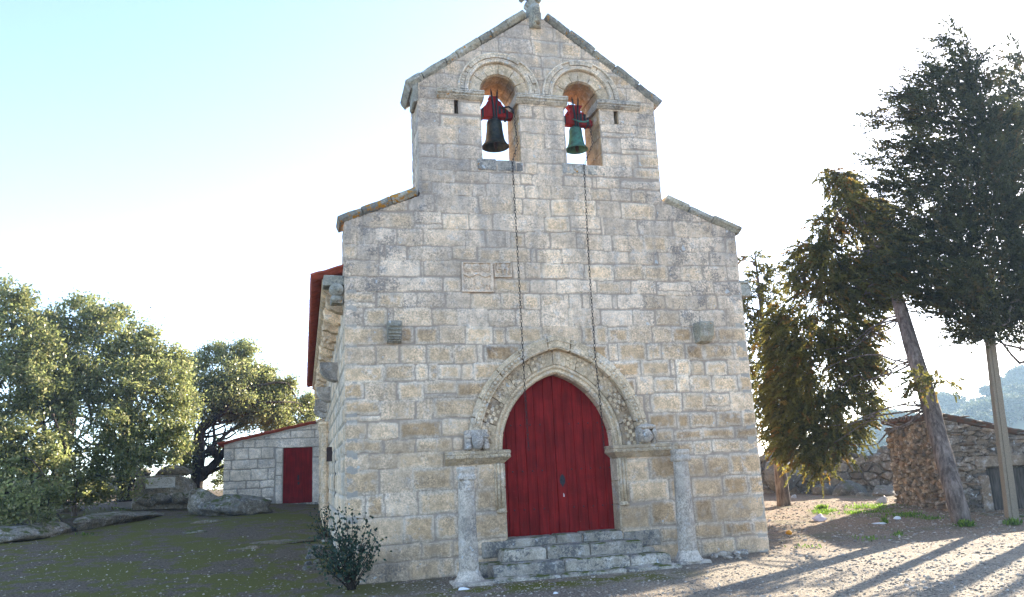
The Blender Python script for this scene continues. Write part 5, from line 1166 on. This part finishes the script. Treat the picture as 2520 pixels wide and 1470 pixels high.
# ------------------------------------------------------------------ rose bushes by the side wall
def bush(label, px, py, tips, seed, nl=30, dy=0.):
    p = np.array(on(px, py)); p[1] += dy; t = thing('rose_bush', label, 'bush', tuple(p)); b = MB(); Vs = []; Ts = []
    for i, (x, y, o) in enumerate(tips):
        e = at(x, y, p[1]+o); m_ = p*.45+e*.55+np.array([0, 0, -.06]); m_[:2] = p[:2]*.62+e[:2]*.38; P = [p+[random.uniform(-.06, .06), random.uniform(-.05, .05), 0], m_, e]
        tt = np.linspace(0, 1, 9); Q = [(1-s)**2*P[0]+2*s*(1-s)*P[1]+s*s*P[2] for s in tt]; b.tube(Q, [.009*(1-s)+.003 for s in tt], 5)
        k = nl; s = rng.uniform(.30, 1.02, k)**.7; C = np.stack([(1-s)**2, 2*s*(1-s), s*s], 1)@np.array(P)+rng.normal(size=(k, 3))*.065
        V, _ = leafquads(C, rng.normal(size=(k, 3))-np.array([0, 0, .5]), rng.uniform(.04, .075, k), rng.uniform(.03, .05, k), (0, -.6, .5))
        Vs.append(V); Ts.append(np.repeat(np.stack([rng.uniform(0, 1, k), np.where(rng.uniform(0, 1, k) < .12, 1, .2)*rng.uniform(.5, 1, k), rng.uniform(0, 1, k), np.ones(k)], 1), 4, 0))
    b.build('stems', M_OAKBARK, t, smooth=True); V = np.concatenate(Vs); mk('foliage', V, np.arange(len(V)).reshape(-1, 4), L_BUSH, t, np.concatenate(Ts))
tipsA = [(815, 1268, -.1), (830, 1250, 0), (850, 1252, 0), (868, 1258, .1), (905, 1282, 0), (912, 1310, -.1), (930, 1320, 0), (938, 1338, -.2), (800, 1300, -.2), (825, 1310, -.3), (850, 1330, -.3), (870, 1320, -.1), (795, 1345, -.2), (780, 1330, 0), (770, 1350, .1), (815, 1370, -.4), (860, 1380, -.35), (890, 1365, -.2), (920, 1370, -.2), (840, 1300, .1), (785, 1385, -.1), (805, 1400, -.3), (880, 1300, .0), (870, 1345, -.35), (900, 1335, 0), (760, 1335, .3), (835, 1345, -.3), (845, 1360, -.4), (815, 1335, -.2), (855, 1300, -.1), (790, 1315, .1)]
bush('leggy rose bush with dark leaves at the left corner of the church', 865, 1452, tipsA, 1, 46, .0)
bush('thin straggly bush behind the rose bush along the side wall', 800, 1322, [(805, 1245, 0), (800, 1235, .2), (812, 1250, 0), (780, 1260, -.1), (775, 1275, -.2), (790, 1255, 0), (765, 1290, -.1), (770, 1300, 0), (795, 1275, -.2), (785, 1295, -.2)], 2, 18)

# ------------------------------------------------------------------ grass, weeds, gravel
def blades(pts, hgt, w, name, label, cat=None, kind=None, loc=None):
    n = len(pts); A = rng.normal(size=(n, 3))*.45+[0, 0, 1]; L = hgt*rng.uniform(.5, 1.4, n); P = pts+unit(A)*L[:, None]*.5
    V, F = leafquads(P, A, L, w*rng.uniform(.7, 1.3, n)); T = np.repeat(np.stack([rng.uniform(0, 1, n), rng.uniform(0, .5, n), rng.uniform(0, 1, n), np.ones(n)], 1), 4, 0)
    o = mk(name, V, F, L_GRASS, None, T, loc=loc if loc is not None else pts.mean(0)); return tag(o, label, cat, kind=kind)
gp = []
for px, py, rx, ry, n in ((2035, 1263, 38, 6, 1500), (2075, 1265, 40, 4, 900), (2140, 1250, 60, 6, 1500), (2150, 1262, 70, 4, 700), (2230, 1270, 60, 5, 900), (2290, 1278, 40, 3, 300), (2135, 1330, 40, 5, 120), (2210, 1318, 14, 4, 160), (1990, 1350, 50, 5, 60), (520, 1240, 60, 6, 400), (300, 1255, 40, 4, 200), (210, 1318, 30, 4, 120)):
    c = on(px, py); ex = on(px+rx, py); ey = on(px, py-ry); a = (ex-c)[:2]; e = (ey-c)[:2]
    u = rng.normal(size=(n, 2))*.5; xy = c[:2]+u[:, :1]*a+u[:, 1:]*e; keep = fbm(xy[:, 0]*2.5, xy[:, 1]*2.5, s=3) > -.12; xy = xy[keep]
    gp.append(np.column_stack([xy, gz(xy[:, 0], xy[:, 1])]))
blades(np.concatenate(gp)[::2], .07, .022, 'grass', 'short bright grass growing in patches on the brown earth', kind='stuff')
for px, py, r, n, lb in ((2376, 1296, .16, 130, 'bright green weed tuft at the foot of the leaning trunk'), (2490, 1294, .14, 100, 'bright green weed tuft by the slab at the right edge'), (2180, 1288, .06, 30, 'tiny weed in the sunny gravel left of the leaning trunk'), (2022, 1256, .13, 110, 'taller leafy weed in the sunlit grass patch')):
    c = on(px, py); u = rng.normal(size=(n, 2))*r*.5; xy = c[:2]+u; blades(np.column_stack([xy, gz(xy[:, 0], xy[:, 1])]), .13, .05, 'weed', lb, 'weed', loc=c)
def pebbles(n, region, smin, smax, name, label, mat):
    V0, F0 = ico(1); F0 = np.array(F0); xy = region(n); xy = xy[~((xy[:, 0] > -.05) & (xy[:, 0] < 7.55) & (xy[:, 1] > -.02))]; n = len(xy)
    s = smin+(smax-smin)*rng.uniform(0, 1, n)**3; J = 1+.35*rng.uniform(-1, 1, (n, len(V0), 1)); D3 = np.stack([rng.uniform(.7, 1.4, n), rng.uniform(.6, 1.1, n), rng.uniform(.35, .75, n)], 1)*s[:, None]
    a = rng.uniform(0, 6.28, n); V = V0[None]*J*D3[:, None]; X = V[..., 0]*np.cos(a)[:, None]-V[..., 1]*np.sin(a)[:, None]; Yv = V[..., 0]*np.sin(a)[:, None]+V[..., 1]*np.cos(a)[:, None]
    z = gz(xy[:, 0], xy[:, 1])+s*.12; V = np.stack([X+xy[:, :1], Yv+xy[:, 1:], V[..., 2]+z[:, None]], -1).reshape(-1, 3)
    F = (F0[None]+(np.arange(n)*len(V0))[:, None, None]).reshape(-1, 3); T = np.repeat(np.stack([rng.uniform(0, .7, n), rng.uniform(0, 1, n)**1.3, np.zeros(n), np.ones(n)], 1), len(V0), 0)
    o = mk(name, V, F, mat, None, T); return tag(o, label, None, kind='stuff')
def reg_near(n):
    k = int(n*.86); px = rng.uniform(-60, 2580, k); py = 1385+rng.uniform(0, 1, k)*130; P = []
    d = (px-PW/2)[:, None]/FOC*BR+(PH/2-py)[:, None]/FOC*BU+BF; t = -CAM[2]/d[:, 2]; A = (CAM+d*t[:, None])[:, :2]
    Bq = np.column_stack([rng.uniform(-9, -.2, n-k), rng.uniform(-1, 12, n-k)]); P = np.concatenate([A, Bq]); return P[(P[:, 0] > .8) | (P[:, 1] < -2.2) | (rng.uniform(0, 1, len(P)) < .3)]
def reg_right(n): return np.column_stack([rng.uniform(6.5, 18, n), rng.uniform(-5, 9, n)])
M_PEB = granite('pebble stone', dark=0, grey=(.30, .265, .23), tan=(.36, .29, .22), ochre=(.30, .19, .11))
pebbles(15000, reg_near, .007, .024, 'gravel', 'loose grey gravel spread over the yard in front of the church', M_PEB)
pebbles(7000, reg_right, .012, .040, 'gravel', 'loose brownish gravel on the sunny earth right of the church', M_PEB)
# ------------------------------------------------------------------ litter
def scrap(px, py, sx, sz, mat, name, label, cat, seed, n=3):
    p = on(px, py); V, F = rockmesh((sx, sx*.6, sz), seed, n, .55, 0, .9); o = mk(name, V+p+[0, 0, sz*.5], F, mat, None, (.5, .5, 0, 1), loc=tuple(p)); return tag(o, label, cat)
scrap(1140, 1452, .10, .022, M_WHITE, 'paper_scrap', 'crumpled white paper scrap before the left stone column', 'litter', 301)
scrap(1367, 1462, .035, .02, M_WHITE, 'paper_scrap', 'tiny white scrap lying on the moss below the steps', 'litter', 307)
scrap(2014, 1283, .17, .11, M_PINK, 'plastic_bag', 'crumpled pinkish white plastic bag on the sunny earth', 'litter', 302)
scrap(1954, 1227, .13, .08, M_CLEAR, 'plastic_bag', 'greyish clear plastic bag in the shade near the round boulder', 'litter', 303)
scrap(2172, 1240, .15, .14, M_CLEAR, 'plastic_bag', 'greyish plastic bag stuck by the rounded rock near the hut', 'litter', 304)
scrap(2210, 1279, .10, .05, M_WHITE, 'plastic_cup', 'white plastic cup lying in the shaded grass', 'litter', 305)
scrap(2167, 1289, .17, .018, M_WHITE, 'foil_strip', 'thin white strip of foil at the edge of the shade', 'litter', 306)
p = on(1942, 1318); V, F = ico(3); dd = V*np.array([.065, .065, .06]); dd[:, 2] -= .012*np.exp(-((V[:, 0]**2+V[:, 1]**2)*12))*(V[:, 2] > 0)
tag(mk('orange', dd+p+[0, 0, .055], F, M_ORANGE, None, smooth=True, loc=tuple(p)), 'bright orange fruit lying on the gravel right of the church', 'fruit')
# ------------------------------------------------------------------ trees on the hill
protos = []
for k in range(4):
    R0 = [2.2, 2.8, 1.8, 2.4][k]; bl = []
    for i in range(9):
        a = i*2.4; r = R0*.55*math.sqrt((i+.5)/9); bl.append((np.array([r*math.cos(a), r*math.sin(a), R0*.9+.5*R0*random.uniform(-.4, .5)-.25*r]), np.array([R0*.5, R0*.5, R0*.45])*random.uniform(.8, 1.2)))
    protos.append(oak_foliage(bl, 45, 16, .36, .4))
tm = MB(); trunk_tube(tm, [(0, 0, -.5), (0, 0, 1), (.1, 0, 2.2)], [.3, .22, .1], 7, 3, .05, 2)
def hillpos(px, s):
    d = ray(px, 1100); d = d[:2]/np.linalg.norm(d[:2]); q = CAM[:2]+d*s; return q
hp_ = []; r_ = np.random.default_rng(77)
for i in range(150):
    s = r_.uniform(150, 320); px = r_.uniform(2080, 2640) if i % 4 else r_.uniform(1840, 2100); hp_.append((*hillpos(px, s), r_.uniform(.85, 2.0)))
base_t = {}
LBL = 'round holm oak on the hazy hillside beyond the hut'
for i, (x, y, sc) in enumerate(hp_):
    k = i % 4
    if fbm(np.array(x/22.), np.array(y/22.), s=6, o=2) > .08: continue
    z = G(x, y)
    if k not in base_t:
        r = thing('hillside_oak', LBL, 'tree', (0, 0, 0), 'holm oaks on the hazy hillside'); V, F, T = protos[k]; f = mk('foliage', V, F, L_HILL, r, T); g_ = mk('trunk', np.array(tm.v), tm.f, M_OAKBARK, r, None, True); base_t[k] = (r, f, g_)
    else:
        r0, f0, g0 = base_t[k]; r = r0.copy(); COL.objects.link(r)
        for c in (f0, g0): q = c.copy(); COL.objects.link(q); q.parent = r
    r.location = (x, y, z); r.rotation_euler = (0, 0, r_.uniform(0, 6.28)); r.scale = (sc*r_.uniform(.9, 1.25), sc*r_.uniform(.9, 1.25), sc)
n = 260; q = np.array([hillpos(px, s) for px, s in zip(r_.uniform(1850, 2660, n), r_.uniform(110, 320, n))]); bl = [((x, y, G(x, y)+.3), np.array([1.5, 1.5, .8])*r_.uniform(.5, 1.6)) for x, y in q]
V, F, T = oak_foliage(bl, 30, 9, .34, .4); tag(mk('scrub', V, F, L_HILL, None, T), 'low scrub and bushes covering the hazy hillside', None, kind='stuff')
# ------------------------------------------------------------------ haze
b = MB(); b.box(-660, 690, -660, 690, -30, 36)
M = Mat('haze air'); M.n.remove(M.b); pv = M.n.new('ShaderNodeVolumePrincipled'); pv.inputs['Color'].default_value = (.50, .72, .96, 1); pv.inputs['Density'].default_value = .0008; pv.inputs['Anisotropy'].default_value = .2
M.l.new(pv.outputs[0], M.out.inputs['Volume'])
hz_ = b.build('haze', M.m); tag(hz_, 'pale morning haze filling the valley air', None, kind='stuff')
